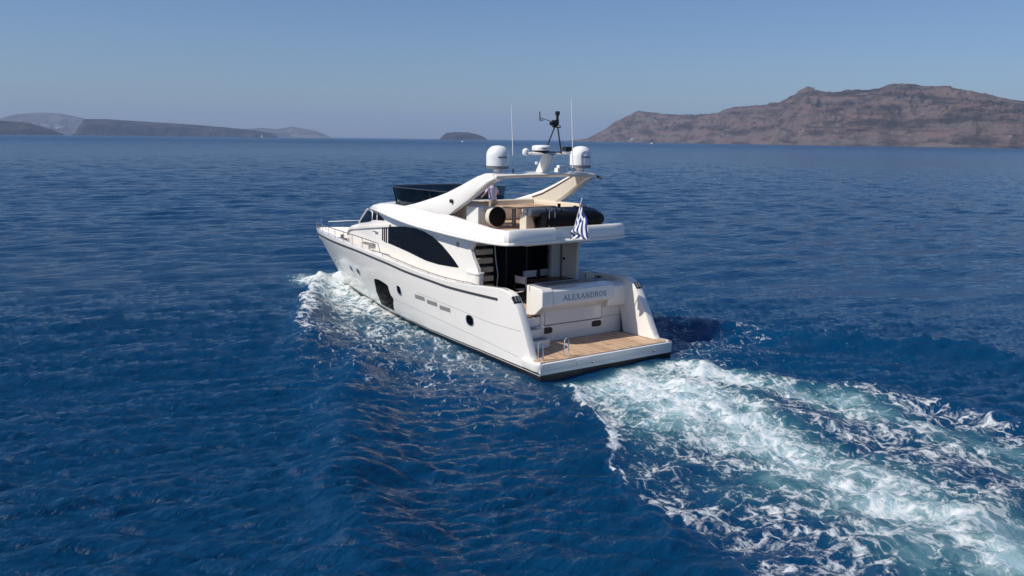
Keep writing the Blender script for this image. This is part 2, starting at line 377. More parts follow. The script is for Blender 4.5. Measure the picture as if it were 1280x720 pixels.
TILES = [
    (ocean_tile(173.0, 512, 6.0, 26, WIND+.25, 2.0, .030, 1, 2.4), 173.0, 'a', .8),
    (ocean_tile(61.0, 512, 1.5, 5.5, WIND+.1, 4.0, .054, 2, 2.0), 61.0, 'a', .6),
    (ocean_tile(22.0, 512, .25, 1.5, WIND-.1, 4.5, .0460, 3, 1.65), 22.0, 'b', .7),
]
def build_sea():
    va = math.degrees(PSI)
    fine = np.arange(-43, 43.001, .072)
    coarse_a = np.concatenate([np.arange(-180, -60, 4.0), np.arange(-60, -43, .5)])
    az = np.concatenate([coarse_a, fine, -coarse_a[::-1]])[:-1]
    az = np.radians(az+va)
    r = [0.5, 2, 4, 6, 8, 9]; q = 9.0
    while q < 60000:
        dr = max(.055, q*q/(7.63*879)*1.05)
        if q < 110: dr = min(dr, .40)
        else: dr = min(dr, .40*(q/110)**1.6, .12*q)
        q += dr; r.append(q)
    r = np.array(r); A, Rr = np.meshgrid(az, r)
    x = CAM.x+Rr*np.cos(A); y = CAM.y+Rr*np.sin(A)
    daz = np.abs(np.gradient(az)); daz = np.minimum(daz, .1)
    cell = np.maximum(np.gradient(r)[:, None]*np.ones_like(A), Rr*daz[None, :])
    sh = x.shape
    h, dx, dy, fo, ae = sea_fields(x.ravel(), y.ravel(), cell.ravel())
    v = np.stack([x.ravel()+dx, y.ravel()+dy, h], 1)
    nr, nc = sh
    i = np.arange(nr-1)[:, None]*nc; j = np.arange(nc)[None, :]; j2 = (j+1) % nc
    f = np.stack([i+j, i+nc+j, i+nc+j2, i+j2], -1).reshape(-1, 4)
    # centre fan left open under the camera is closed by one polygon
    me = bpy.data.meshes.new('sea'); nv = len(v); nf = len(f)
    me.vertices.add(nv); me.vertices.foreach_set('co', v.ravel().astype(np.float32))
    tot = nf*4+nc
    me.loops.add(tot); me.loops.foreach_set('vertex_index', np.concatenate([f.ravel(), np.arange(nc)]).astype(np.int32))
    me.polygons.add(nf+1)
    me.polygons.foreach_set('loop_start', np.concatenate([np.arange(nf)*4, [nf*4]]).astype(np.int32))
    me.polygons.foreach_set('loop_total', np.concatenate([np.full(nf, 4), [nc]]).astype(np.int32))
    me.update(calc_edges=True); me.polygons.foreach_set('use_smooth', np.ones(nf+1, bool))
    for nm, d in (('foam', fo), ('aer', ae)):
        a = me.attributes.new(nm, 'FLOAT', 'POINT'); a.data.foreach_set('value', d.astype(np.float32))
    o = bpy.data.objects.new('sea', me); COL.objects.link(o); me.materials.append(sea_mat())
    tag(o, 'deep blue rippled sea with the white wake of the yacht', kind='structure')
    print('sea verts', nv, 'rows', nr, 'cols', nc)
    return o

def sea_mat():
    m = bpy.data.materials.new('sea_water'); m.use_nodes = True; t = m.node_tree; N = t.nodes; Lk = t.links; N.clear()
    def nd(k, **kw):
        n = N.new('ShaderNode'+k)
        for a, b in kw.items(): setattr(n, a, b)
        return n
    def math_(op, a, b=None, c=None, clamp=False):
        n = nd('Math', operation=op); n.use_clamp = clamp
        for i, q in enumerate((a, b, c)):
            if q is None: continue
            if isinstance(q, (int, float)): n.inputs[i].default_value = q
            else: Lk.new(q, n.inputs[i])
        return n.outputs[0]
    def mr(x, a, b, c=0, d=1, sm=False):
        n = nd('MapRange'); n.interpolation_type = 'SMOOTHSTEP' if sm else 'LINEAR'
        Lk.new(x, n.inputs[0])
        for i, q in ((1, a), (2, b), (3, c), (4, d)):
            if isinstance(q, (int, float)): n.inputs[i].default_value = q
            else: Lk.new(q, n.inputs[i])
        return n.outputs[0]
    def mixc(f, a, b):
        n = nd('Mix', data_type='RGBA'); Lk.new(f, n.inputs[0])
        for i, q in ((6, a), (7, b)):
            if isinstance(q, tuple): n.inputs[i].default_value = (*q, 1)
            else: Lk.new(q, n.inputs[i])
        return n.outputs[2]
    def noise(vec, s, det=4, ro=.5, dist=0, lac=2):
        n = nd('TexNoise'); Lk.new(vec, n.inputs['Vector']); n.inputs['Scale'].default_value = s; n.inputs['Detail'].default_value = det
        n.inputs['Roughness'].default_value = ro; n.inputs['Distortion'].default_value = dist; return n
    out = nd('OutputMaterial'); b = nd('BsdfPrincipled'); Lk.new(b.outputs[0], out.inputs[0])
    g = nd('NewGeometry'); pos = g.outputs['Position']
    flat = nd('VectorMath', operation='MULTIPLY'); Lk.new(pos, flat.inputs[0]); flat.inputs[1].default_value = (1, 1, 0); flat = flat.outputs[0]
    fo = nd('Attribute', attribute_name='foam').outputs['Fac']; ae = nd('Attribute', attribute_name='aer').outputs['Fac']
    dn = nd('VectorMath', operation='DISTANCE'); Lk.new(flat, dn.inputs[0]); dn.inputs[1].default_value = (CAM.x, CAM.y, 0); dist = dn.outputs['Value']
    # --- foam pattern: warped cells + ridged noise, both stretched along the wake
    wv = noise(flat, .9, 3, .5); sub = nd('VectorMath', operation='SUBTRACT'); Lk.new(wv.outputs['Color'], sub.inputs[0]); sub.inputs[1].default_value = (.5, .5, .5)
    sc = nd('VectorMath', operation='SCALE'); Lk.new(sub.outputs[0], sc.inputs[0]); sc.inputs[3].default_value = .9
    ad = nd('VectorMath', operation='ADD'); Lk.new(flat, ad.inputs[0]); Lk.new(sc.outputs[0], ad.inputs[1])
    wv2 = noise(flat, 4.0, 3, .6); sub2 = nd('VectorMath', operation='SUBTRACT'); Lk.new(wv2.outputs['Color'], sub2.inputs[0]); sub2.inputs[1].default_value = (.5, .5, .5)
    sc2 = nd('VectorMath', operation='SCALE'); Lk.new(sub2.outputs[0], sc2.inputs[0]); sc2.inputs[3].default_value = .26
    ad2 = nd('VectorMath', operation='ADD'); Lk.new(ad.outputs[0], ad2.inputs[0]); Lk.new(sc2.outputs[0], ad2.inputs[1])
    mp = nd('Mapping'); Lk.new(ad2.outputs[0], mp.inputs[0]); mp.inputs['Scale'].default_value = (.74, 1.0, 1); mp.inputs['Rotation'].default_value = (0, 0, R(-8))
    def vor(s):
        n = nd('TexVoronoi', feature='DISTANCE_TO_EDGE'); Lk.new(mp.outputs[0], n.inputs['Vector']); n.inputs['Scale'].default_value = s; return n.outputs['Distance']
    e1 = vor(2.1); e2 = vor(5.6)
    br = noise(mp.outputs[0], 1.3, 7, .62, .3).outputs[0]      # broad break-up
    fi = noise(mp.outputs[0], 8.0, 6, .68, .2).outputs[0]      # fine break-up
    rid = math_('SUBTRACT', 1.0, math_('ABSOLUTE', math_('MULTIPLY', math_('SUBTRACT', noise(mp.outputs[0], 1.9, 5, .6, .5).outputs[0], .5), 6.0)), clamp=True)
    c1 = mr(e1, 0, .20, 1, 0); c2 = mr(e2, 0, .20, 1, 0)
    pat = math_('ADD', math_('MULTIPLY', c1, .34), math_('MULTIPLY', c2, .20))
    pat = math_('ADD', pat, math_('MULTIPLY', rid, .26))
    pat = math_('ADD', pat, math_('MULTIPLY', math_('SUBTRACT', br, .5), 1.25))
    pat = math_('ADD', pat, math_('MULTIPLY', math_('SUBTRACT', fi, .5), 1.35))
    lvl = math_('ADD', pat, math_('MULTIPLY', fo, 1.22))        # fo=.5 gives lacy coverage
    mask = mr(lvl, 1.03, 1.72, 0, 1, True)
    gate = mr(fo, .03, .16, 0, 1, True)
    mask = math_('MULTIPLY', mask, gate)
    # --- wave bump (fine ripples near, broader ones further out)
    mpw = nd('Mapping'); Lk.new(flat, mpw.inputs[0]); mpw.inputs['Rotation'].default_value = (0, 0, -WIND); mpw.inputs['Scale'].default_value = (1, .32, 1)
    near = mr(dist, 25, 150, 1, 0); mid2 = math_('MULTIPLY', mr(dist, 22, 60, 0, 1), mr(dist, 250, 700, 1, 0)); mid = math_('MULTIPLY', mr(dist, 30, 90, 0, 1), mr(dist, 1200, 5000, 1, .3)); far = mr(dist, 150, 600, 0, 1)
    n1 = math_('MULTIPLY', noise(mpw.outputs[0], 8.5, 5, .62, .3).outputs[0], math_('MULTIPLY', near, .085))
    n2 = math_('MULTIPLY', noise(mpw.outputs[0], .85, 4, .55, .5).outputs[0], math_('MULTIPLY', mid, .42))
    n3 = math_('MULTIPLY', noise(mpw.outputs[0], .11, 5, .6, .4).outputs[0], math_('MULTIPLY', far, 3.6))
    n2b = math_('MULTIPLY', noise(mpw.outputs[0], 2.4, 4, .55, .5).outputs[0], math_('MULTIPLY', mid2, .24))
    hs_ = math_('ADD', math_('ADD', math_('ADD', n1, n2), n3), n2b)
    foamh = math_('MULTIPLY', math_('ADD', math_('MULTIPLY', fi, .6), br), math_('MULTIPLY', mask, .055))
    bp = nd('Bump'); bp.inputs['Strength'].default_value = 1.0; bp.inputs['Distance'].default_value = 1.0
    Lk.new(math_('ADD', hs_, foamh), bp.inputs['Height']); Lk.new(bp.outputs[0], b.inputs['Normal'])
    # --- colour
    deep = mixc(mr(noise(flat, .02, 3).outputs[0], .3, .7), (.0001, .0320, .090), (.0002, .0385, .108))
    aec = math_('MULTIPLY', ae, mr(br, .30, .70, .55, 1.5))
    teal = mixc(mr(aec, .05, .55, 0, 1, True), deep, (.035, .125, .165))
    teal = mixc(mr(aec, .35, 1.0, 0, 1, True), teal, (.34, .49, .52))
    col = mixc(math_('MULTIPLY', mask, .96), teal, (.76, .78, .79))
    Lk.new(col, b.inputs['Base Color'])
    rw = mr(dist, 60, 1500, .085, .30)
    ro = nd('Mix', data_type='FLOAT'); Lk.new(mask, ro.inputs[0]); Lk.new(rw, ro.inputs[2]); ro.inputs[3].default_value = .85
    Lk.new(ro.outputs[0], b.inputs['Roughness']); b.inputs['IOR'].default_value = 1.40
    # light spreads sideways under the surface, so cast shadows on the water are soft
    b.subsurface_method = 'BURLEY'; Lk.new(mr(math_('MAXIMUM', math_('MULTIPLY', fo, 1.5), ae), .05, .5, 0, 1), b.inputs['Subsurface Weight']); b.inputs['Subsurface Radius'].default_value = (.8, 1.4, 2.0)
    ss = nd('Mix', data_type='FLOAT'); Lk.new(mask, ss.inputs[0]); ss.inputs[2].default_value = 1.0; ss.inputs[3].default_value = .25; Lk.new(ss.outputs[0], b.inputs['Subsurface Scale'])
    return m
build_sea()

# ------------------------------------------------------------------ land and haze
def rock_mat(name, base, red, pale, s, pale_th=.66):
    m = bpy.data.materials.new(name); m.use_nodes = True; t = m.node_tree; b = t.nodes['Principled BSDF']; b.inputs['Roughness'].default_value = .9
    b.inputs['Specular IOR Level'].default_value = .1
    g = t.nodes.new('ShaderNodeNewGeometry')
    def noise(vs, sc, det=6, ro=.6):
        mp = t.nodes.new('ShaderNodeMapping'); mp.inputs['Scale'].default_value = vs; t.links.new(g.outputs['Position'], mp.inputs[0])
        n = t.nodes.new('ShaderNodeTexNoise'); n.inputs['Scale'].default_value = sc; n.inputs['Detail'].default_value = det; n.inputs['Roughness'].default_value = ro
        t.links.new(mp.outputs[0], n.inputs['Vector']); return n.outputs[0]
    def mr(x, a, c, d=1.0):
        n = t.nodes.new('ShaderNodeMapRange'); n.inputs[1].default_value = a; n.inputs[2].default_value = c; n.inputs[4].default_value = d; t.links.new(x, n.inputs[0]); return n.outputs[0]
    def mix(f, a, c):
        n = t.nodes.new('ShaderNodeMix'); n.data_type = 'RGBA'; t.links.new(f, n.inputs[0])
        for i, q in ((6, a), (7, c)):
            if isinstance(q, tuple): n.inputs[i].default_value = (*q, 1)
            else: t.links.new(q, n.inputs[i])
        return n.outputs[2]
    c = mix(mr(noise((1, 1, 9), .005*s, 7), .42, .58), base, red)                       # strata
    c = mix(mr(noise((1, 1, 5.5), .006*s, 10, .76), .46, .58, .9), c, tuple(q*.22 for q in base))  # dark bands: strata, and gully shade put into the colour
    c = mix(mr(noise((1, 1, 3), .009*s, 7, .65), pale_th, pale_th+.05), c, pale)
    t.links.new(c, b.inputs['Base Color'])
    bp = t.nodes.new('ShaderNodeBump'); bp.inputs['Strength'].default_value = .9; bp.inputs['Distance'].default_value = 38/s**.5
    t.links.new(noise((1, 1, 1.6), .011*s, 9, .66), bp.inputs['Height']); t.links.new(bp.outputs[0], b.inputs['Normal']); return m

def land(name, label, prof, d_shore, depth, material, nu=420, nd_=70, cliff=.55, rough=1.0, seed=0, base_sink=12):
    """prof: [(azimuth deg, elevation deg of skyline)]; d_shore: [(azimuth, distance of the shore m)]; real terrain with a front and a back slope"""
    az = np.linspace(prof[0][0], prof[-1][0], nu); pa = sorted(prof); sa = sorted(d_shore)
    el = np.interp(az, [p[0] for p in pa], [p[1] for p in pa]); ds = np.interp(az, [p[0] for p in sa], [p[1] for p in sa])
    u = np.linspace(0, 1, nd_)**1.15
    A, U = np.meshgrid(np.radians(az), u, indexing='ij'); DS = ds[:, None]; EL_ = el[:, None]
    # meandering shoreline
    X0 = np.cos(A)*DS; Y0 = np.sin(A)*DS
    sw = (fbm(X0, Y0, 1/(depth*.45), 4, .5, seed)-.5)*depth*.35
    D = DS+U*depth+sw*(1-U)
    ridge = .52
    hr = np.tan(np.radians(EL_))*(DS+ridge*depth)+CAM.z
    cx = np.clip(U/ridge, 0, 1)
    front = cliff*smooth(0, .22, cx)+(1-cliff)*smooth(.05, 1.0, cx)**.9
    back = 1-smooth(ridge, 1.0, U)*.95
    prof_h = np.where(U < ridge, front, back)
    X = CAM.x+D*np.cos(A); Y = CAM.y+D*np.sin(A)
    er = fbm(X, Y, 1/(depth*.16), 6, .55, seed+5, True)-.55
    er2 = fbm(X+sw, Y, 1/(depth*.05), 5, .6, seed+9, True)-.55
    env = np.sin(np.pi*np.clip(U/ridge, 0, 1)**.75)**1.0*(U < ridge)*(1-.45*np.clip(U/ridge, 0, 1))
    H = hr*(prof_h+rough*(er*.42+er2*.20)*env)+hr*.03*(er2)*(U > ridge*.7)
    H = H*smooth(0, .02, U)-base_sink*(1-smooth(0, .03, U))-base_sink*smooth(.97, 1, U)
    V = np.stack([X, Y, H], -1).reshape(-1, 3)
    i = np.arange(nu-1)[:, None]*nd_; j = np.arange(nd_-1)[None, :]
    f = np.stack([i+j, i+j+1, i+nd_+j+1, i+nd_+j], -1).reshape(-1, 4)
    me = bpy.data.meshes.new(name); me.from_pydata(V.tolist(), [], f.tolist()); me.update()
    bm = bmesh.new(); bm.from_mesh(me); bmesh.ops.recalc_face_normals(bm, faces=bm.faces); bm.to_mesh(me); bm.free()
    me.polygons.foreach_set('use_smooth', np.ones(len(me.polygons), bool))
    me.materials.append(material)
    o = bpy.data.objects.new(name, me); COL.objects.link(o)
    tag(o, label, kind='structure'); return o
rk_r = rock_mat('volcanic_rock', (.135, .112, .100), (.158, .104, .092), (.30, .28, .26), 1.0, .65)
rk_d = rock_mat('dark_lava_rock', (.045, .040, .040), (.060, .048, .045), (.13, .12, .11), 1.0, .68)
rk_p = rock_mat('pale_island_rock', (.15, .14, .135), (.12, .11, .10), (.36, .36, .36), .35, .64)
land('headland', 'long brown volcanic headland with steep cliffs on the right horizon',
     [(-39.5, .0), (-39.96, .02), (-40.65, .12), (-41.22, .43), (-41.79, .71), (-42.35, 1.13), (-43.13, 1.54), (-43.81, 1.87), (-44.6, 1.78), (-45.74, 1.66), (-47.31, 1.62), (-48.63, 1.72), (-49.71, 2.12), (-51.0, 2.21), (-52.28, 2.34), (-52.8, 2.56), (-53.11, 2.73), (-53.92, 3.16), (-54.76, 2.99), (-55.99, 2.98), (-57.39, 3.09), (-58.17, 3.25), (-58.74, 3.47), (-59.52, 3.46), (-60.3, 3.37), (-61.44, 3.3), (-62.57, 3.04), (-64.06, 2.66), (-65.49, 2.45), (-70, 2.1), (-78, 1.2), (-84, .0)],
     [(-39, 5600), (-44, 4700), (-50, 3900), (-57, 3200), (-65, 2900), (-85, 2900)], 1100, rk_r, nu=900, nd_=150, cliff=.40, seed=3, rough=1.45)
land('distant_island', 'pale hazy island with white villages behind the dark islands at left',
     [(4, .0), (2, .5), (-1, .7), (-4, .76), (-6.05, .81), (-6.85, 1.05), (-7.84, 1.16), (-9.05, 1.15), (-9.65, 1.03), (-10.27, .9), (-11.09, .69), (-12.14, .45), (-14.5, .45), (-17.0, .40), (-18.89, .42), (-20.31, .52), (-21.03, .43), (-21.51, .53), (-22.0, .64), (-22.72, .5), (-23.45, .37), (-23.93, .18), (-24.4, .0)],
     [(4, 10500), (-24.4, 9500)], 2200, rk_p, nu=500, nd_=60, cliff=.5, rough=.6, seed=8)
land('low_island', 'low dark island at the far left edge',
     [(2, .0), (0, .55), (-3, .7), (-6.04, .68), (-6.82, .655), (-7.41, .62), (-7.99, .41), (-8.58, .24), (-9.02, .05), (-9.2, .0)],
     [(2, 5600), (-9.2, 5600)], 700, rk_d, nu=260, nd_=50, cliff=.4, rough=.7, seed=12)
land('plateau_island', 'long flat topped dark island left of the yacht',
     [(-9.6, .0), (-9.76, .08), (-9.9, .35), (-10.26, .86), (-11.31, .88), (-13.46, .78), (-15.68, .68), (-17.96, .53), (-19.83, .365), (-20.69, .23), (-21.02, .09), (-21.1, .0)],
     [(-9.6, 6600), (-21.1, 6800)], 900, rk_d, nu=460, nd_=60, cliff=.6, rough=.7, seed=15)
land('islet', 'small flat rocky islet on the horizon above the yacht',
     [(-31.2, .0), (-31.42, .22), (-31.62, .374), (-32.24, .432), (-33.0, .416), (-33.62, .298), (-33.98, .15), (-34.25, .0)],
     [(-31, 6500), (-34.3, 6500)], 350, rk_d, nu=160, nd_=36, cliff=.6, rough=.6, seed=21)

hz = MB().box(-14000, 16500, -16500, 14000, -14, 420)
hm = bpy.data.materials.new('haze_air'); hm.use_nodes = True; t = hm.node_tree; t.nodes.clear()
ho = t.nodes.new('ShaderNodeOutputMaterial'); pv = t.nodes.new('ShaderNodeVolumePrincipled')
pv.inputs['Color'].default_value = (.48, .66, 1.0, 1); pv.inputs['Density'].default_value = 7e-5; pv.inputs['Anisotropy'].default_value = .0
t.links.new(pv.outputs[0], ho.inputs['Volume'])
hob = hz.build('haze', hm, smooth=0)
tag(hob, 'thin blue sea haze', kind='stuff')
#BOAT
# ------------------------------------------------------------------ the motor yacht
YA = thing('motor_yacht', 'large white motor yacht under way with flybridge, radar arch and teak swim platform', 'yacht')

def stemx(z): return 20.5+1.55*z-.11*z*z if z > 0 else 20.5+1.9*z
CAPZ = tabs([(-1, .6), (0, .58), (.55, .60), (.8, 1.05), (1.1, 1.62), (1.45, 2.18), (1.7, 2.46), (2.0, 2.58), (3, 2.60), (4.2, 2.50), (6, 2.44), (8, 2.51), (10.5, 2.70), (13.4, 2.88), (16, 2.95), (19, 2.95), (21.5, 2.86), (23.75, 2.70)])
WLY = tab(WL_X, WL_Y)
def deckhalf(x):
    if x < 1.6: return 2.9+.12*float(np.clip((1.6-x)/1.6, 0, 1))**1.5
    return 0 if x >= 23.75 else min(2.9, 2.9)*(1-max(0, (x-11)/12.75)**2.3)**.8
def hull_pt(s, z, zt):
    """s 0..1 along, z height, zt local cap height"""
    sx = stemx(min(z, 2.75)); x = s*20.5+(sx-20.5)*s**3
    yw = WLY(s*20.5)
    yd = deckhalf(s*23.75)
    pass
    tz = z/2.75
    if z >= 0:
        g = min(1, tz)**(.62-.05*s+.38*smooth(.55, 1.0, s)) if tz > 0 else 0
        y = yw+(yd-yw)*g
    else: y = yw*(1+z*.55)
    return Vector((x, max(y, 0), z))
def s_of(x, z):
    lo, hi = 0.0, 1.0
    for _ in range(30):
        m = (lo+hi)/2
        if m*20.5+(stemx(min(z, 2.75))-20.5)*m**3 < x: lo = m
        else: hi = m
    return (lo+hi)/2
def hull_y(x, z): return hull_pt(s_of(x, z), z, CAPZ(x)).y

SS = sorted(set([0, .006, .015, .026, .03, .036, .042, .05, .058, .066, .074, .082, .09, .1, .115, .13]+[i/60 for i in range(8, 60)]+[.985, .992, .997, 1.0]))
LOW = [-.9, -.3, -.02, .10, .15, .17, .22, .235]      # white antifouling bands
UPN = 18
def hull_rows():
    rows = []
    for s in SS:
        x = s*20.5+3.2*s**3; zt = CAPZ(min(x, 23.75))
        lows = LOW
        zs = lows+[lerp(.26, zt, (k/UPN)) for k in range(UPN+1)]
        row = [hull_pt(s, z, zt) for z in zs]
        rows.append(row)
    return rows
rows = hull_rows()
nL = len(LOW)
mats = [1]*(nL-5)+[1, 0, 0, 1, 1]+[0]*UPN
# bands from the keel: black, then a fine white line, black line, white topsides
mats = [1, 1, 1, 1, 0, 1, 0]+[0]+[0]*UPN
hb = MB()
hb.grid(rows, mats=mats)
# stern end cap below the platform
r0 = rows[0]
cap = [(p.x, p.y, p.z) for p in r0]+[(p.x, -p.y, p.z) for p in r0[::-1]]
# bulwark inner wall and cap, following the cap edge
inner = []
def deckz(x): return float(np.interp(x, [-1, 2.34, 2.36, 5.6, 8, 12, 17, 23.8], [.585, .585, 1.55, 1.55, 1.80, 2.10, 2.30, 2.30]))
for s, row in zip(SS, rows):
    p = row[-1]; th = float(np.interp(p.x, [0, .5, 1.8, 3, 22, 23.7], [.22, .26, .34, .24, .2, .05]))
    yi = max(p.y-th, 0)
    n = [p, Vector((p.x, max(p.y-.03, 0), p.z+.022)), Vector((p.x, min(yi+.03, p.y), p.z+.022)), Vector((p.x, yi, p.z-.01)), Vector((p.x, max(yi-.03, 0), min(p.z-.02, deckz(p.x)+.0)))]
    inner.append(n)
hb.grid(inner)
hb.mirror()
for a, m in (((0, 2, 4), 1),): pass
hb.add([(r0[i].x, r0[i].y, r0[i].z) for i in range(0, 6)]+[(r0[i].x, -r0[i].y, r0[i].z) for i in range(5, -1, -1)], [tuple(range(12))], 1)
hb.add([(r0[i].x, r0[i].y, r0[i].z) for i in range(5, len(r0))]+[(r0[i].x, -r0[i].y, r0[i].z) for i in range(len(r0)-1, 4, -1)], [tuple(range(2*(len(r0)-5)))], 0)
hull = hb.build('hull', [M['gel'], M['black']], YA, smooth=40)

# decks
dk = MB()
xs = [2.36, 3, 4, 5, 5.6, 7, 9, 11, 13, 15, 17, 18.5, 20, 21, 22, 22.8]
dr_ = []
for x in xs:
    y = max(hull_y(x, deckz(x))-.10, .03) if x > 5 else deckhalf(x)-.27
    dr_.append([(x, -y, deckz(x)), (x, 0, deckz(x)+.02), (x, y, deckz(x))])
dk.grid(dr_); dk.build('deck', M['teak'], YA, smooth=0)

# rub strip and seams on the topsides
def strip(name, pts, wz, m, off=.012, both=True, yf=None, parent=YA):
    b = MB(); rows = []
    yf = yf or hull_y
    for x, z in pts:
        y0 = yf(x, z-wz/2); y1 = yf(x, z+wz/2)
        rows.append([(x, y0-.01, z-wz/2), (x, y0+off, z-wz/2), (x, y1+off, z+wz/2), (x, y1-.01, z+wz/2)])
    b.grid(rows)
    if both: b.mirror()
    return b.build(name, m, parent, smooth=50)
def dens(pts, n=60):
    f = tabs(pts); return [(x, f(x)) for x in np.linspace(pts[0][0], pts[-1][0], n)]
RUB = [(2.55, 2.27), (4.8, 2.23), (5.9, 2.23), (7, 2.28), (8, 2.33), (9.3, 2.41), (10.5, 2.53), (11.9, 2.63), (13.4, 2.72), (15.2, 2.76), (17.6, 2.76), (19, 2.76), (21, 2.70), (22.6, 2.60)]
strip('rub_strip', dens(RUB, 90), .075, M['stripe'], .03)
for q in (1, -1): strip('hull_seam', dens([(1.35, .50), (3.8, .64), (8.1, .86), (10.8, .95)], 50), .014, M['groove'], .004, both=False).scale.y = q
for q in (1, -1): strip('hull_seam', dens([(12.95, 1.10), (14.4, 1.20), (17.8, 1.2), (19.6, 1.25)], 40), .014, M['groove'], .004, both=False).scale.y = q
for q in (1, -1): strip('hull_seam', dens([(1.2, 1.40), (3.2, 1.36), (5.0, 1.46), (8.3, 1.62)], 50), .014, M['groove'], .004, both=False).scale.y = q

# panels laid on a curved side: polygon in (x, z), monotone in x
def decal(poly_top, poly_bot, yf, off, m, name, parent, n=24, nz=5, both=True, thick=.03):
    x0, x1 = poly_top[0][0], poly_top[-1][0]
    ft = tab([p[0] for p in poly_top], [p[1] for p in poly_top]); fb_ = tab([p[0] for p in poly_bot], [p[1] for p in poly_bot])
    b = MB(); rows = []
    for x in np.linspace(x0, x1, n):
        zt, zb = ft(x), fb_(x)
        if zt-zb < .002: zt = zb+.002
        col = [(x, yf(x, zb)-thick, zb)]+[(x, yf(x, z)+off, z) for z in np.linspace(zb, zt, nz)]+[(x, yf(x, zt)-thick, zt)]
        rows.append(col)
    b.grid(rows); b.add(rows[0], [tuple(range(nz+2))]); b.add(rows[-1], [tuple(range(nz+2))])
    if both: b.mirror()
    return b.build(name, m, parent, smooth=50)
# big shaped hull window (dark, with stepped sides)
def hull_window(sg):
    fz = tab([-1.60, -1.38, -1.11, -.98, -.86, -.64, -.32], [12.42, 12.54, 12.66, 12.80, 12.78, 12.86, 13.06])     # forward edge, by -z
    az_ = tab([-1.60, -1.52, -1.33, -1.09, -1.0, -.86, -.80, -.32], [11.45, 11.02, 11.04, 11.02, 10.86, 10.88, 10.99, 11.40])
    b = MB(); rows = []
    for z in np.linspace(1.60, .32, 26):
        x0, x1 = az_(-z), fz(-z); xs_ = np.linspace(x0, x1, 9)
        zz = [z+.05*math.sin(PI*k/8)*max(0, (z-1.4)/.2) for k in range(9)]
        rows.append([(x0, hull_y(x0, z)-.03, z)]+[(x, hull_y(x, q)+.012, q) for x, q in zip(xs_, zz)]+[(x1, hull_y(x1, z)-.03, z)])
    b.grid(rows); b.add(rows[0], [tuple(range(11))]); b.add(rows[-1], [tuple(range(11))])
    o = b.build('hull_window', M['port'], YA, smooth=50); o.scale.y = sg
for sg in (1, -1): hull_window(sg)
def surf_frame(x, z, yf, sg=1):
    p = Vector((x, yf(x, z)*sg, z)); e = .05
    tx = (Vector((x+e, yf(x+e, z)*sg, z))-Vector((x-e, yf(x-e, z)*sg, z))).normalized()
    tz = (Vector((x, yf(x, z+e)*sg, z+e))-Vector((x, yf(x, z-e)*sg, z-e))).normalized()
    n = tx.cross(tz).normalized()
    if n.y*sg < 0: n = -n
    return p, tx, tz, n
def porthole(x, z, rx, rz, sg, yf=hull_y):
    p, tx, tz, n = surf_frame(x, z, yf, sg)
    b = MB(); K = 20
    def ring(a, d, pw=.8): return [p+n*d+tx*math.copysign(abs(math.cos(2*PI*k/K))**pw, math.cos(2*PI*k/K))*(rx+a)+tz*math.copysign(abs(math.sin(2*PI*k/K))**pw, math.sin(2*PI*k/K))*(rz+a) for k in range(K)]
    b.grid([ring(.035, -.01), ring(.03, .02), ring(.0, .022), ring(-.01, .0)], closed=True)
    o = b.build('porthole', M['chrome'], YA, smooth=60)
    g = MB(); r = ring(-.008, .006); g.add(r, [tuple(range(K))]); g.build('glass', M['port'], o, smooth=0)
for sg in (1, -1):
    for x, z, rx, rz in ((19.0, 1.55, .10, .15), (15.6, 1.62, .15, .16), (14.45, 1.64, .15, .16), (9.95, 1.47, .16, .19), (4.42, 1.20, .24, .17)):
        porthole(x, z, rx, rz, sg)
# louvred vents
for sg in (1, -1):
    for x, z in ((8.15, 1.45), (7.17, 1.39), (6.19, 1.33)):
        b = MB()
        rr = [[Vector((xx, hull_y(xx, zz)+d, zz)) for zz, d in ((z-.085, -.02), (z-.085, .008), (z+.085, .008), (z+.085, -.02))] for xx in np.linspace(x-.40, x+.40, 6)]
        b.grid(rr)
        for k in range(9):
            xx = x-.36+k*.09
            b.tube([(xx, hull_y(xx, z-.06)+.014, z-.06), (xx, hull_y(xx, z+.06)+.014, z+.06)], .008, 4)
        o = b.build('side_vent', M['grille'], YA, smooth=0)
        if sg < 0: o.scale.y = -1
# bow bulwark lower deck anchor windlass
b = MB(); b.lathe((20.4, .25, 2.32), [(.16, 0), (.16, .12), (.09, .16), (.09, .3), (.13, .33), (.0, .36)], 16); b.lathe((20.4, -.25, 2.32), [(.16, 0), (.16, .12), (.09, .16), (.09, .3), (.13, .33), (.0, .36)], 16)
b.box(20.7, 21.5, -.14, .14, 2.31, 2.42); b.build('windlass', M['dull_steel'], YA)
b = MB()
for yy in (.75, -.75, 1.1): MB().tube([(19.4, yy, 2.32), (19.4, yy, 2.55)], .09, 10).build('bollard', M['blackpl'], YA)
b.tube([(19.5, -.9, 2.38), (19.9, -.5, 2.36), (19.6, -.3, 2.36), (19.3, -.75, 2.38)], .06, 8); b.build('mooring_line', M['blackpl'], YA)

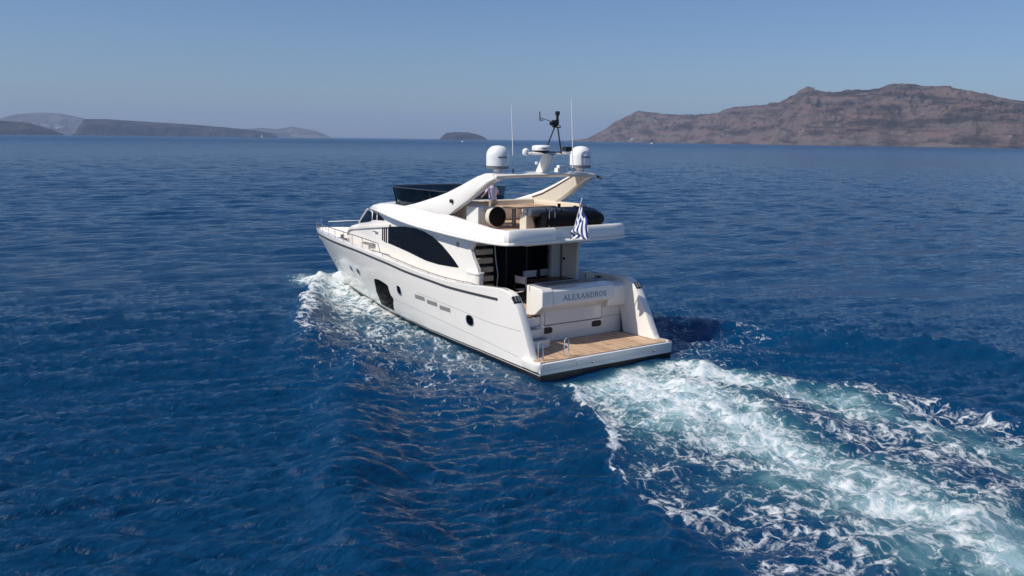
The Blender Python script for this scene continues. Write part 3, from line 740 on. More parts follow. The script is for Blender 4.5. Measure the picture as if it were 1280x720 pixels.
# swim platform
pf = MB()
def platw(x): return float(np.interp(x, [-.02, .04, .14, .35, 1.0, 2.4], [2.90, 3.0, 3.05, 3.06, 2.98, 2.7]))
px_ = [-.02, .03, .12, .25, .35, .6, 1.0]
top = [(x, platw(x), .56) for x in px_]; 
def edge(zo, out): return [(x-out*(1 if x < .1 else 0), platw(x)+out*(1 if x > -.01 else .3), zo) for x in px_]
rws = [edge(.22, -.10), edge(.27, -.02), edge(.46, .03), edge(.54, .02), edge(.565, -.02)]
full = [r[::-1]+[(x, -y, z) for x, y, z in r] for r in rws]
pf.grid(full)
pf.add(full[-1], [tuple(range(len(full[-1])))]); pf.add(full[0], [tuple(range(len(full[0])))])
plat = pf.build('swim_platform', M['gel'], YA, smooth=28)
tk = MB(); e = [(.05, 2.70), (.16, 2.86), (.4, 2.92), (.75, 2.86), (.78, 2.60), (1.2, 2.52), (2.3, 2.45)]
pl_ = e+[(x, -y) for x, y in e[::-1]]
tk.prism(pl_, 'z', .572, .584); tk.build('teak_deck', M['teak'], plat, smooth=0)
b = MB()
for y in (2.76, 1.68):
    for dx_ in (-.09, .09): pass
    b.tube([(.24, y-.02, .58), (.30, y-.02, 1.14), (.33, y, 1.20), (.36, y+.02, 1.14), (.44, y+.02, .58)], .020, 8)
    hr = MB().tube([(.22, y-.06, .58), (.24, y-.05, 1.12), (.29, y-.01, 1.22), (.33, y+.05, 1.12), (.34, y+.06, .58)], .022, 8)
    hr.build('handrail', M['chrome'], YA)
# little fittings on the platform edge
b = MB().box(-.065, -.045, .95, 1.5, .33, .50); b.build('boarding_ladder_hatch', M['gel2'], YA, bevel=.01)
for q in (.8, -2.05): MB().tube([(-.04, q, .40), (-.09, q, .36), (-.04, q, .30)], .018, 6).build('towing_eye', M['dull_steel'], YA)

# stern quarter fairleads
for sg in (1, -1):
    b = MB(); y = 2.76*sg
    b.box(1.60, 1.98, y-.17, y+.17, 2.50, 2.57) if False else None
    b.prism([(1.505, 2.285), (1.685, 2.50), (1.74, 2.44), (1.56, 2.24)], 'y', y-.14, y+.14)
    o = b.build('fairlead', M['blackpl'], YA, smooth=0, bevel=.01)
    c = MB()
    for q in (-.07, .05): c.tube([(1.53, y+q, 2.33), (1.66, y+q, 2.48)], .022, 8)
    c.build('roller', M['dull_steel'], o)
for sg in (1, -1):   # dark inlay lines and rail on the cap
    b = MB(); rail = MB(); y_ = lambda x: (deckhalf(x)-.10)
    b.grid([[(x, sg*(deckhalf(x)-.13+dy), CAPZ(x)+.024+.006*k) for dy, k in ((-.02, 0), (-.02, 1), (.02, 1), (.02, 0))] for x in np.linspace(2.1, 5.4, 20)])
    b.build('cap_inlay', M['stripe'], YA, smooth=0)
    pts = [(x, sg*(deckhalf(x)-.09), CAPZ(x)+float(np.interp(x, [4.0, 4.3, 11, 11.4], [.03, .09, .14, .17]))) for x in np.linspace(3.9, 11.3, 40)]
    pts2 = [(11.27, sg*(deckhalf(11.3)-.09), CAPZ(11.3)+.17), (11.48, sg*(deckhalf(11.5)-.1), CAPZ(11.5)+.50)]+[(x, sg*(deckhalf(x)-.10), CAPZ(x)+float(np.interp(x, [11.5, 20, 23.2], [.50, .42, .34]))) for x in np.linspace(12, 23.3, 40)]
    rail.tube(pts, .018, 6); rail.tube(pts2, .018, 6)
    for x in list(np.arange(4.8, 11.2, 1.25))+[11.9, 13.0, 14.1, 15.2, 16.4, 17.6, 18.9, 20.2, 21.5, 22.5]:
        zt = np.interp(x, [4.3, 11.3, 11.5, 20, 23.2], [.09, .14, .50, .42, .34])
        rail.tube([(x, sg*(deckhalf(x)-.09), CAPZ(x)+.01), (x, sg*(deckhalf(x)-.095), CAPZ(x)+zt)], .014, 6)
    rail.build('deck_rail', M['dull_steel'], YA)
MB().tube([(23.55, 0, 2.72), (23.62, 0, 3.25)], .012, 6).build('jackstaff', M['chrome'], YA)

# ---- transom and cockpit
tr = MB()
tr.prism([(2.34, .56), (2.34, 1.98), (2.8, 2.0), (2.8, .56)], 'y', -2.66, 1.18)          # lower wall
tr.build('transom', M['gel'], YA, smooth=0, bevel=.02)
# upper fascia carrying the name
fa = MB(); prof = [(2.36, 1.64), (2.20, 1.80), (1.70, 2.02), (1.74, 2.47), (1.80, 2.54), (2.30, 2.58), (2.70, 2.56), (2.76, 2.3), (2.74, 1.64)]
fa.prism(prof, 'y', -1.70, 1.12)
fa.build('name_fascia', M['gel'], YA, smooth=25, bevel=.02)
fa = MB(); prof2 = [(2.36, 1.60), (2.10, 1.66), (1.70, 1.98), (1.70, 2.50), (1.80, 2.60), (2.6, 2.64), (2.62, 1.60)]
fa.prism(prof2, 'y', 1.135, 1.62); fa.build('corner_locker', M['gel'], YA, smooth=25, bevel=.035, seg=3)
fa = MB(); fa.prism([(2.34, 1.55), (2.10, 1.62), (2.02, 1.95), (2.06, 2.36), (2.16, 2.44), (2.72, 2.44), (2.72, 1.55)], 'y', -2.66, -1.712); fa.build('corner_locker', M['gel'], YA, smooth=40, bevel=.03)
# seams, drain boxes, sockets on the transom
b = MB(); b.box(2.328, 2.345, -1.68, 1.0, 1.165, 1.185)
for y in (1.0, -1.68): b.box(2.328, 2.345, y-.008, y+.008, 1.17, 1.62)
b.box(2.328, 2.345, -2.66, -1.69, 1.20, 1.212)
b.build('transom_seam', M['groove'], YA, smooth=0)
MB().box(2.322, 2.342, -1.66, .98, 1.150, 1.166).build('transom_seam', M['stripe'], YA, smooth=0)
for y, z in ((.88, .98), (-1.43, .98)):
    b = MB(); K = 16
    pr = [(y+.23*math.copysign(abs(math.cos(2*PI*k/K))**.5, math.cos(2*PI*k/K)), z+.115*math.copysign(abs(math.sin(2*PI*k/K))**.6, math.sin(2*PI*k/K))) for k in range(K)]
    b.prism(pr, 'x', 2.315, 2.36); b.build('vent_socket', M['blackpl'], YA, smooth=0, bevel=.012)
MB().box(2.30, 2.35, -2.56, -2.36, 1.58, 1.74).build('shore_socket', M['blackpl'], YA, smooth=0, bevel=.01)
for y0, y1 in ((1.12, 1.2),): pass
# lettering: serif capitals from strokes
GL = {'A': [((0, 0), (.42, 1), .07), ((.42, 1), (.84, 0), .15), ((.16, .36), (.68, .36), .06), ((-.1, 0), (.14, 0), .05), ((.66, 0), (.98, 0), .05)],
      'L': [((.15, 0), (.15, 1), .15), ((0, 0), (.66, 0), .06), ((.66, 0), (.68, .24), .06), ((0, 1), (.32, 1), .05)],
      'E': [((.15, 0), (.15, 1), .15), ((0, 0), (.66, 0), .06), ((.66, 0), (.68, .22), .06), ((0, 1), (.64, 1), .06), ((.64, 1), (.65, .8), .06), ((.15, .52), (.5, .52), .06), ((.5, .42), (.5, .62), .05)],
      'X': [((.08, 1), (.72, 0), .15), ((.7, 1), (.08, 0), .06), ((-.04, 1), (.26, 1), .05), ((.56, 1), (.82, 1), .05), ((-.04, 0), (.2, 0), .05), ((.56, 0), (.86, 0), .05)],
      'N': [((.12, 0), (.12, 1), .06), ((.12, 1), (.76, 0), .15), ((.76, 0), (.76, 1), .06), ((-.02, 1), (.2, 1), .05), ((.62, 1), (.9, 1), .05), ((0, 0), (.26, 0), .05)],
      'D': [((.15, 0), (.15, 1), .15), ((0, 1), (.42, 1), .06), ((0, 0), (.42, 0), .06), ((.42, 1), (.7, .8), .09), ((.7, .8), (.78, .5), .14), ((.78, .5), (.7, .2), .14), ((.7, .2), (.42, 0), .09)],
      'R': [((.15, 0), (.15, 1), .15), ((0, 1), (.4, 1), .06), ((0, 0), (.3, 0), .05), ((.4, 1), (.62, .88), .09), ((.62, .88), (.62, .64), .14), ((.62, .64), (.4, .52), .09), ((.4, .52), (.15, .52), .06), ((.36, .5), (.74, 0), .13), ((.68, 0), (.84, 0), .05)],
      'O': [((.4, 1), (.12, .8), .09), ((.12, .8), (.04, .5), .14), ((.04, .5), (.12, .2), .14), ((.12, .2), (.4, 0), .09), ((.4, 0), (.68, .2), .09), ((.68, .2), (.76, .5), .14), ((.76, .5), (.68, .8), .14), ((.68, .8), (.4, 1), .09)],
      'S': [((.56, .78), (.5, .95), .07), ((.5, .95), (.28, 1), .07), ((.28, 1), (.08, .82), .11), ((.08, .82), (.14, .62), .13), ((.14, .62), (.48, .42), .13), ((.48, .42), (.56, .2), .13), ((.56, .2), (.34, 0), .09), ((.34, 0), (.08, .04), .07), ((.08, .04), (.03, .24), .06)]}
GW = {'A': .92, 'L': .74, 'E': .74, 'X': .86, 'N': .94, 'D': .88, 'R': .84, 'O': .86, 'S': .66}
nm = MB(); cy_ = 0; total = sum(GW[c]+.14 for c in 'ALEXANDROS')-.14
Y0, Y1, ZB, H_ = .68, -1.32, 2.135, .175
sc_ = (Y0-Y1)/total
def fx(z): return float(np.interp(z, [2.02, 2.47], [1.70, 1.74]))-.010
for c in 'ALEXANDROS':
    for (a, bb, th) in GL[c]:
        A = Vector((Y0-(cy_+a[0])*sc_, ZB+a[1]*H_)); B = Vector((Y0-(cy_+bb[0])*sc_, ZB+bb[1]*H_)); d = (B-A)
        d.normalize(); n = Vector((-d.y, d.x))*th*sc_*.5
        q = [A-n-d*.004, A+n-d*.004, B+n+d*.004, B-n+d*.004]
        nm.add([(fx(p.y), p.x, p.y) for p in q]+[(fx(p.y)+.014, p.x, p.y) for p in q], [(0, 1, 2, 3), (4, 5, 6, 7), (0, 1, 5, 4), (1, 2, 6, 5), (2, 3, 7, 6), (3, 0, 4, 7)])
    cy_ += GW[c]+.14
nm.build('name_lettering', M['letters'], YA, smooth=0, weld=False)

# steps from platform to cockpit, port side
st = MB()
st.prism([(1.58, 1.35), (1.50, 1.6), (1.50, 2.62), (2.34, 2.62), (2.34, 1.15), (1.85, 1.15)], 'z', .58, .88); st.build('step', M['gel'], YA, smooth=40, bevel=.03)
st = MB(); st.prism([(1.90, 1.5), (1.84, 1.7), (1.84, 2.62), (2.6, 2.62), (2.6, 1.19), (2.1, 1.19)], 'z', .881, 1.19); st.build('step', M['gel'], YA, smooth=40, bevel=.03)
st = MB(); st.prism([(2.2, 1.7), (2.2, 2.62), (3.0, 2.62), (3.0, 1.19), (2.36, 1.19)], 'z', 1.191, 1.52); st.build('step', M['gel'], YA, smooth=40, bevel=.03)
for x0, z, y0 in ((1.60, .884, 1.45), (1.93, 1.194, 1.6)):
    MB().box(x0, 2.3, y0, 2.5, z, z+.008).build('step_tread', M['greybase'], YA, smooth=0)
# gate: black panel stands in for the shaded passage, plus a steel post
b = MB(); b.tube([(2.75, 2.12, 1.55), (2.75, 2.12, 2.40)], .02, 8); b.tube([(2.75, 2.12, 2.40), (2.75, 1.66, 2.40)], .02, 8); b.build('gate_post', M['chrome'], YA)
MB().box(2.72, 2.75, 1.66, 2.10, 1.58, 2.34).build('gate', M['dark'], YA, smooth=0, bevel=.01)
# aft cockpit seat and its grey top rail
MB().box(2.62, 3.25, -1.9, 1.0, 1.55, 2.02).build('cockpit_bench', M['cream'], YA, bevel=.05)
b = MB(); b.tube([(2.45, 1.75, 2.60), (2.45, 1.75, 2.68), (2.45, -1.5, 2.68), (2.45, -1.5, 2.58)], .022, 8); b.build('handrail', M['dull_steel'], YA)
MB().box(2.30, 2.62, -1.95, 1.6, 2.582, 2.60).build('fascia_top_mat', M['greybase'], YA, smooth=0)
# covered winches on the starboard quarter
for q in ((2.95, -2.2, 2.34), (3.5, -2.45, 2.34)): MB().lathe(q, [(.14, -.1), (.14, .06), (.09, .12), (.12, .18), (.0, .2)], 14).build('winch', M['blackpl'], YA)

# ---- main deck house
HT = tabs([(4.3, 2.25), (12, 2.22), (13.5, 2.08), (14.3, 1.92), (15.4, 1.70), (17.0, 1.42), (17.8, 1.10), (18.3, .7)])
ZT = tab([4.3, 13.6, 14.1, 14.8, 15.45, 17.0, 17.8, 18.25], [4.12, 4.5, 4.42, 4.05, 3.74, 3.46, 3.14, 2.6])
def house_y(x, z):
    t = (z-1.6)/2.6
    return HT(x)+.06*(1-t)+.0*t
hs_ = []
for x in [5.24]+list(np.arange(5.62, 13.6, .5))+[13.6, 14.1, 14.5, 14.8, 15.1, 15.45, 16, 16.6, 17.0, 17.4, 17.8, 18.05, 18.25]:
    zt = ZT(x); y = house_y(x, zt)
    zb = deckz(x)-.05
    row = [(x, house_y(x, z), z) for z in np.linspace(zb, zt-.06, 8)]+[(x, y-.03, zt-.015), (x, y-.09, zt+.005), (x, y*.6, zt+.05), (x, 0, zt+.07)]
    hs_.append(row)
ho_ = MB()
# side of the house stops short of the stairs at the aft end
low = [r for r in hs_ if r[0][0] >= 5.2]
ho_.grid(low); 
r = low[-1]; ho_.add(r+[(r[0][0], 0, r[0][2])], [tuple(range(len(r)+1))])
ho_.mirror()
house = ho_.build('deckhouse', M['gel'], YA, smooth=40)
# aft side wings: port one ends in a curved edge with a locker below
wp = [(5.3, 1.5), (4.64, 1.5), (4.63, 2.45), (4.60, 2.72), (4.68, 3.0), (4.90, 3.25), (5.03, 3.42), (5.12, 3.62), (4.98, 3.84), (4.66, 4.0), (4.5, 4.12), (5.3, 4.12)]
MB().prism(wp, 'y', 2.14, 2.295).build('side_wing', M['gel'], YA, smooth=30, bevel=.02)
b = MB()
for k, (rr_, z) in enumerate([(.0, 1.6)]): pass
K = 20; pr = [(4.98+.42*math.copysign(abs(math.cos(2*PI*k/K))**.7, math.cos(2*PI*k/K)), 2.20+.19*math.copysign(abs(math.sin(2*PI*k/K))**.7, math.sin(2*PI*k/K))) for k in range(K)]
b.prism(pr, 'z', 1.55, 2.80); b.build('side_locker', M['gel'], YA, smooth=30, bevel=.03, seg=3)
b = MB(); pr = [(4.98+.46*math.copysign(abs(math.cos(2*PI*k/K))**.7, math.cos(2*PI*k/K)), 2.20+.22*math.copysign(abs(math.sin(2*PI*k/K))**.7, math.sin(2*PI*k/K))) for k in range(K)]
b.prism(pr, 'z', 2.78, 2.86); b.build('locker_lid', M['gel'], YA, smooth=30, bevel=.02, seg=3)
MB().prism([(5.3, 1.5), (4.45, 1.5), (4.42, 2.4), (4.40, 3.4), (4.25, 4.12), (5.3, 4.12)], 'y', -2.295, -2.15).build('side_wing', M['gel'], YA, smooth=30, bevel=.02)
MB().box(5.42, 5.56, -2.16, -1.72, 1.55, 4.1).build('aft_bulkhead', M['gel2'], YA, smooth=0)
MB().lathe((5.16, -2.14, 3.02), [(.06, 0), (.06, .03), (.03, .05), (0, .05)], 12, ax=(0, 1, 0)).build('horn', M['blackpl'], YA)
b = MB(); b.box(6.26, 6.32, -2.14, 2.14, 1.56, 4.1); sal = b.build('saloon_door', M['dark'], YA, smooth=0)
b = MB()
for y in (1.95, .95, -.1, -1.1): b.box(6.235, 6.262, y-.03, y+.03, 1.6, 4.0)
b.build('door_frame', M['stripe'], sal, smooth=0)
# stairs to the flybridge
for k in range(7):
    z = 1.80+k*.33; x = 4.72+.03*k
    MB().box(4.86+k*.02, 5.45, 1.42, 2.12, z, z+.20).build('stair', M['stair'], YA, smooth=0, bevel=.025)
b = MB(); b.tube([(4.8, 1.38, 1.9), (4.72, 1.36, 2.7), (4.86, 1.36, 3.2), (4.98, 1.36, 4.0)], .02, 8); b.build('stair_rail', M['dull_steel'], YA)

# saloon window: rises as an arc, dips below in a shallow wave
wt = [(5.95, 2.92), (6.25, 3.13), (6.57, 3.32), (7.11, 3.61), (7.78, 3.87), (8.47, 4.02), (9.18, 4.09), (9.91, 4.08), (10.7, 4.02), (11.30, 3.96), (11.55, 3.93)]
wb = [(5.95, 2.885), (6.46, 2.86), (7.33, 2.84), (8.24, 2.88), (8.94, 2.97), (9.67, 3.07), (10.43, 3.15), (11.2, 3.22), (11.55, 3.24)]
for sg in (1, -1):
    o = decal(wt, wb, house_y, .012, M['glass'], 'saloon_window', YA, n=50, both=False)
    if sg < 0: o.scale.y = -1
    for k in range(3):   # slatted vent in front of the window
        x = 11.66+k*.20
        o = decal([(x, 3.90-.03*k), (x+.12, 3.88-.03*k)], [(x, 3.22+.03*k), (x+.12, 3.24+.03*k)], house_y, .012, M['glass'], 'slat_window', YA, n=3, both=False)
        if sg < 0: o.scale.y = -1
    # wheelhouse side windows
    for t_, b_ in (([(13.38, 4.38), (13.55, 4.46), (13.95, 4.44), (15.30, 3.795)], [(13.38, 4.05), (13.6, 3.98), (14.4, 3.87), (15.30, 3.765)]),
                   ([(12.80, 4.36), (12.95, 4.42), (13.20, 4.44), (13.28, 4.10)], [(12.80, 4.12), (13.0, 4.10), (13.2, 4.08), (13.28, 4.06)]),
                   ([(11.95, 4.16), (12.1, 4.26), (12.66, 4.42), (12.70, 4.2)], [(11.95, 4.15), (12.2, 4.15), (12.5, 4.13), (12.70, 4.12)])):
        o = decal(t_, b_, lambda x, z: house_y(x, min(z, ZT(x)-.06)), .012, M['glass'], 'wheelhouse_window', YA, n=24, both=False)
        if sg < 0: o.scale.y = -1
    # moulded ledge under the wheelhouse windows
    L_ = [(11.3, 4.0), (12.5, 3.87), (14.0, 3.70), (15.5, 3.52), (16.6, 3.38), (17.3, 3.20), (17.75, 2.98)]
    o = strip('side_ledge', dens(L_, 30), .10, M['gel'], .075, both=False, yf=lambda x, z: house_y(x, z))
    if sg < 0: o.scale.y = -1
    b = MB(); b.box(12.62, 12.98, 2.22, 2.285, 3.60, 3.63); o = b.build('door_handle', M['dull_steel'], YA, smooth=0)
    if sg < 0: o.scale.y = -1
    b = MB(); b.box(12.9, 13.9, 2.18, 2.29, 2.98, 3.02)
    for q in np.arange(12.95, 13.85, .18): b.box(q, q+.06, 2.18, 2.30, 2.96, 3.06)
    o = b.build('louvre', M['groove'], YA, smooth=0)
    if sg < 0: o.scale.y = -1
    b = MB(); b.box(5.95, 6.13, 2.22, 2.30, 3.66, 3.84); o = b.build('side_lamp', M['groove'], YA, smooth=0, bevel=.01)
    if sg < 0: o.scale.y = -1
# windshield glass and white frame
b = MB(); rows = []
for t_ in np.linspace(0, 1, 5):
    x = lerp(14.12, 15.42, t_); zt = ZT(x)
    rows.append([(x+.45*(1-(y/1.7)**2), y, zt+.055+.02*(1-abs(y)/1.8)) for y in np.linspace(-1.62, 1.62, 13)])
b.grid(rows); b.build('windshield', M['glass'], YA, smooth=60)
b = MB()
for sg in (1, -1): MB().tube([(14.0, sg*1.98, 4.50), (14.8, sg*1.83, 4.11), (15.5, sg*1.66, 3.78)], .045, 8).build('windshield_frame', M['gel'], YA)

# ---- flybridge moulding
LIPZ = tabs([(1.9, 4.12), (2.5, 4.08), (4.1, 4.05), (5.1, 4.07), (6.1, 4.10), (7.2, 4.15), (8.4, 4.20), (9.6, 4.30), (10.6, 4.42), (11.5, 4.52), (12.6, 4.58), (13.6, 4.53), (14.3, 4.48), (14.8, 4.48)])
TOPZ = tabs([(1.9, 4.64), (2.4, 4.62), (2.9, 4.58), (3.4, 4.57), (4.4, 4.64), (5.6, 4.75), (6.45, 4.83), (7.5, 4.88), (8.6, 4.92), (9.9, 4.93), (10.8, 4.95), (11.6, 4.95), (12.6, 4.86), (13.6, 4.70), (14.3, 4.58), (14.8, 4.52)])
# plan of the lip (port half) from the bow round to the stern centre: x, y, outward normal
plan = [(14.75, 0), (14.72, .5), (14.6, 1.0), (14.38, 1.45), (14.0, 1.85), (13.5, 2.15), (12.8, 2.42), (12.0, 2.60), (11.2, 2.69), (10.4, 2.72)]
plan += [(x, 2.72) for x in np.arange(9.8, 3.0, -.5)]
plan += [(2.95, 2.73), (2.75, 2.735), (2.45, 2.73), (2.26, 2.67), (2.16, 2.52), (2.12, 2.1), (2.10, 1.6), (2.09, 1.2), (2.08, .80), (2.08, .72)]
plan += [(2.07, .63), (2.07, .5), (2.07, .2), (2.07, 0)]
def flyrow(i):
    x, y = plan[i]; a = Vector(plan[max(i-1, 0)]); c = Vector(plan[min(i+1, len(plan)-1)]); d = (c-a).normalized()
    n = Vector((d.y, -d.x)) if True else None
    n = Vector((-d.y, d.x))*-1
    if n.dot(Vector((x-8, y*2))) < 0: n = -n
    if i == 0: n = Vector((1, 0))
    if i == len(plan)-1: n = Vector((-1, 0))
    zl, zt = LIPZ(x), TOPZ(x)
    front = smooth(11.6, 13.6, x)
    aft = smooth(2.6, 2.2, x) if False else (1 if x < 2.6 else 0)
    inn = .30 if x > 2.6 else .24
    inn = lerp(inn, .6, float(front))
    rec = .0
    if x < 2.2 and y <= .63: rec = .20
    pr = [(-.55, zl+.03), (-.12, zl+.02), (-.03, zl-.005), (.0, zl+.02), (.0, zl+.065), (-.045, zl+.085), (-.035-rec*.4, zl+.12), (-.03-rec, lerp(zl, zt, .42)), (-.10-rec, lerp(zl, zt, .78)), (-.17-rec*.8, zt-.03), (-inn*.86, zt), (-inn-.10, zt-.005), (-inn-.16, zt-.05)]
    if x > 2.6 and x < 12: # tumblehome sides
        pr[7] = (-.08, lerp(zl, zt, .42)); pr[8] = (-.17, lerp(zl, zt, .78)); pr[9] = (-.22, zt-.03)
    elif x <= 2.6:
        pr[7] = (-.02-rec, lerp(zl, zt, .30)); pr[8] = (-.05-rec, lerp(zl, zt, .80)); pr[9] = (-.10-rec*.9, zt-.025)
    pts = [(x+n.x*o, y+n.y*o, z) for o, z in pr]
    return pts, n
rows = []
for i in range(len(plan)):
    pts, n = flyrow(i); x, y = plan[i]
    if x > 11.9 or (i < 7): pass
    e = pts[-1]; pts.append((e[0], e[1], 4.42 if x < 11.3 else e[2]-.01)); rows.append([(px, max(py, 0) if i in (0, len(plan)-1) else py, pz) for px, py, pz in pts])
fb_ = MB(); fb_.grid(rows); fb_.mirror()
fly = fb_.build('flybridge_moulding', M['gel'], YA, smooth=27)
# foredeck roof in front of the screen, underside and teak floor
b = MB(); rr = []
for x in [11.0, 11.4, 11.9, 12.4, 12.9, 13.4, 13.8, 14.1]:
    w_ = float(np.interp(x, [11, 12, 12.8, 13.5, 14.0, 14.4], [2.32, 2.14, 1.92, 1.58, 1.20, .7])); z = TOPZ(x)
    rr.append([(x, w_*math.sin(a), z-.012+.10*math.cos(a)*float(np.interp(x, [11, 14.2], [1, .35]))) for a in np.linspace(-PI/2, PI/2, 13)])
b.grid(rr); b.build('roof', M['gel'], YA, smooth=60)
b = MB(); rr = []
for x in [2.3, 2.6, 3.2]+list(np.arange(4, 13.6, .8))+[14.2]:
    w_ = float(np.interp(x, [2.3, 2.6, 3, 10.4, 12, 13.5, 14.2], [2.0, 2.3, 2.45, 2.45, 2.3, 1.8, 1.2]))
    rr.append([(x, -w_, LIPZ(x)+.03), (x, 0, LIPZ(x)+.05), (x, w_, LIPZ(x)+.03)])
b.grid(rr); b.build('overhang_underside', M['gel2'], YA, smooth=60)
MB().prism([(2.9, 3.98), (3.5, 3.86), (4.4, 3.86), (4.6, 4.1), (2.8, 4.1)], 'y', -1.75, 1.0).build('awning_box', M['gel2'], YA, smooth=30, bevel=.02)
b = MB(); b.prism([(2.42, -2.2), (2.42, 2.2), (3.0, 2.4), (11.0, 2.35), (11.3, 1.5), (11.3, -1.5), (11.0, -2.35), (3.0, -2.4)], 'z', 4.40, 4.45); b.build('flybridge_deck', M['teak'], YA, smooth=0)
# arch legs, swept
ARU = [(9.9, 4.92), (9.08, 5.06), (8.33, 5.22), (7.34, 5.45), (6.66, 5.63), (5.74, 5.94), (5.1, 6.18), (4.7, 6.32), (4.3, 6.42), (3.7, 6.455)]
ARL = [(9.7, 4.80), (8.9, 4.70), (8.1, 4.66), (7.2, 4.68), (6.45, 4.80), (5.65, 5.22), (4.98, 5.56), (4.45, 5.86), (3.95, 6.12), (3.55, 6.27)]
for sg in (1, -1):
    b = MB(); rows = []
    for (u_, l_) in zip(ARU, ARL):
        def yo(z): return 2.50-.11*(z-4.9)
        def th(z): return .16+.05*(z-4.9)
        row = []
        for t_ in (0, .12, .5, .88, 1):
            x = lerp(l_[0], u_[0], t_); z = lerp(l_[1], u_[1], t_); bulge = {0: -.035, .12: 0, .5: .0, .88: 0, 1: -.035}[t_]
            row.append((x, sg*(yo(z)+bulge), z))
        for t_ in (1, .88, .12, 0):
            x = lerp(l_[0], u_[0], t_); z = lerp(l_[1], u_[1], t_)
            row.append((x, sg*(yo(z)-th(z)-.12+(.04 if t_ in (0, 1) else 0)), z))
        rows.append(row)
    b.grid(rows, closed=True); b.add(rows[0], [tuple(range(9))]); b.add(rows[-1], [tuple(range(9))])
    leg = b.build('arch_leg', M['gel'], YA, smooth=26)
    # cream inner panel with a dark trim line
    b = MB(); c = MB(); rr = []; r2_ = []
    for (u_, l_) in list(zip(ARU, ARL))[3:9]:
        q = []
        for t_ in (.1, .78):
            x = lerp(l_[0], u_[0], t_); z = lerp(l_[1], u_[1], t_); q.append((x, sg*(2.50-.11*(z-4.9)-(.16+.05*(z-4.9))-.132), z))
        rr.append(q)
        x = lerp(l_[0], u_[0], .84); z = lerp(l_[1], u_[1], .84); r2_.append((x, sg*(2.50-.11*(z-4.9)-(.16+.05*(z-4.9))-.125), z))
    b.grid(rr); b.build('inner_panel', M['beige'], leg, smooth=0)
    c.tube(r2_, .025, 6); c.build('trim', M['brown'], leg)
b = MB(); rows = []
for y in np.linspace(-2.28, 2.28, 17):
    cz = 6.355+.05*(1-(y/2.42)**2); xf = 4.42+.1*(1-(y/2.42)**2); xa = 3.25+.12*abs(y)
    rows.append([(xf, y, cz), (lerp(xf, xa, .15), y, cz+.075), (lerp(xf, xa, .5), y, cz+.10), (lerp(xf, xa, .9), y, cz+.07), (xa, y, cz+.02), (lerp(xf, xa, .9), y, cz-.08), (lerp(xf, xa, .5), y, cz-.10), (lerp(xf, xa, .12), y, cz-.06)])
b.grid(rows, closed=True); b.add(rows[0], [tuple(range(8))]); b.add(rows[-1], [tuple(range(8))])
b.build('arch_top', M['gel'], YA, smooth=60)
MB().tube([(3.62, -2.38, 6.30), (3.45, -2.46, 6.24)], .05, 8).build('arch_lamp', M['blackpl'], YA)
MB().lathe((6.15, 2.46, 5.36), [(.0, -.02), (.07, -.01), (.075, .08), (.0, .09)], 12, ax=(-.5, 1, .1)).build('deck_speaker', M['blackpl'], YA)

# radomes
for sg in (1, -1):
    c0 = (4.02, 1.9*sg, 6.42); R0 = .405
    root = MB().lathe(c0, [(.0, -.02), (.14, 0), (.15, .16), (.30, .19), (0, .2)], 20).build('radome', M['radome'], YA)
    MB().lathe(c0, [(.30, .18), (.385, .20), (.40, .27), (.37, .285)], 28).build('radome_base', M['greybase'], root)
    MB().lathe(c0, [(.36, .275), (R0, .30), (R0+.002, .62), (R0*.985, .72), (R0*.91, .81), (R0*.76, .90), (R0*.55, .965), (R0*.28, .995), (0, 1.005)], 32).build('radome_cap', M['radome'], root, smooth=60)
    b = MB(); 
    for k in range(5):
        a = PI+ (-.50+ .17*k)*1.0 + (0.0)
        b.lathe((c0[0]+(R0-.002)*math.cos(a), c0[1]+(R0-.002)*math.sin(a), c0[2]+.60), [(0, 0), (.03, .002), (.03, .008), (0, .01)], 8, ax=(math.cos(a), math.sin(a), 0))
    b.build('radome_mark', M['stripe'], root)
# mast pylon, cross bar, radar
b = MB(); rows = []
for t_ in np.linspace(0, 1, 6):
    x = lerp(3.95, 3.55, t_); z = lerp(6.42, 7.10, t_); a = lerp(.36, .25, t_); w_ = lerp(.17, .22, t_)
    rows.append([(x+a*math.cos(q), w_*math.sin(q), z) for q in np.linspace(0, 2*PI, 16, endpoint=False)])
b.grid(rows, closed=True); b.build('mast_pylon', M['gel'], YA, smooth=60)
b = MB(); rows = []
for y in np.linspace(-.95, .95, 9):
    k = 1-.35*(y/.95)**2
    rows.append([(3.62+.30*k*math.cos(q), y, 7.13+.055*math.sin(q)+.04*abs(y)) for q in np.linspace(0, 2*PI, 10, endpoint=False)])
b.grid(rows, closed=True); b.add(rows[0], [tuple(range(10))]); b.add(rows[-1], [tuple(range(10))]); b.build('mast_crossbar', M['gel'], YA, smooth=60)
b = MB(); b.lathe((3.62, .98, 7.12), [(.0, -.06), (.10, -.02), (.13, .06), (.11, .16), (.05, .21), (0, .22)], 16); b.build('searchlight', M['radome'], YA)
rd = MB().lathe((3.62, .28, 7.17), [(.20, 0), (.24, .04), (.29, .075), (.29, .09)], 24).build('radar', M['blackpl'], YA)
MB().lathe((3.62, .28, 7.25), [(.28, .0), (.335, .02), (.345, .10), (.325, .17), (.25, .195), (0, .205)], 28).build('radar_cover', M['radome'], rd, smooth=60)
MB().box(3.262, 3.285, .33, .52, 7.315, 7.35).build('radar_mark', M['stripe'], rd, smooth=0)
b = MB(); b.tube([(3.75, .05, 7.15), (3.5, -.22, 8.12)], .025, 8); b.tube([(3.35, -.42, 7.15), (3.45, -.30, 8.12)], .025, 8); b.tube([(3.75, .05, 7.2), (3.35, -.42, 7.2)], .025, 8)
b.tube([(3.3, -.3, 8.10), (3.6, -.2, 8.12)], .045, 8); b.build('light_mast', M['blackpl'], YA)
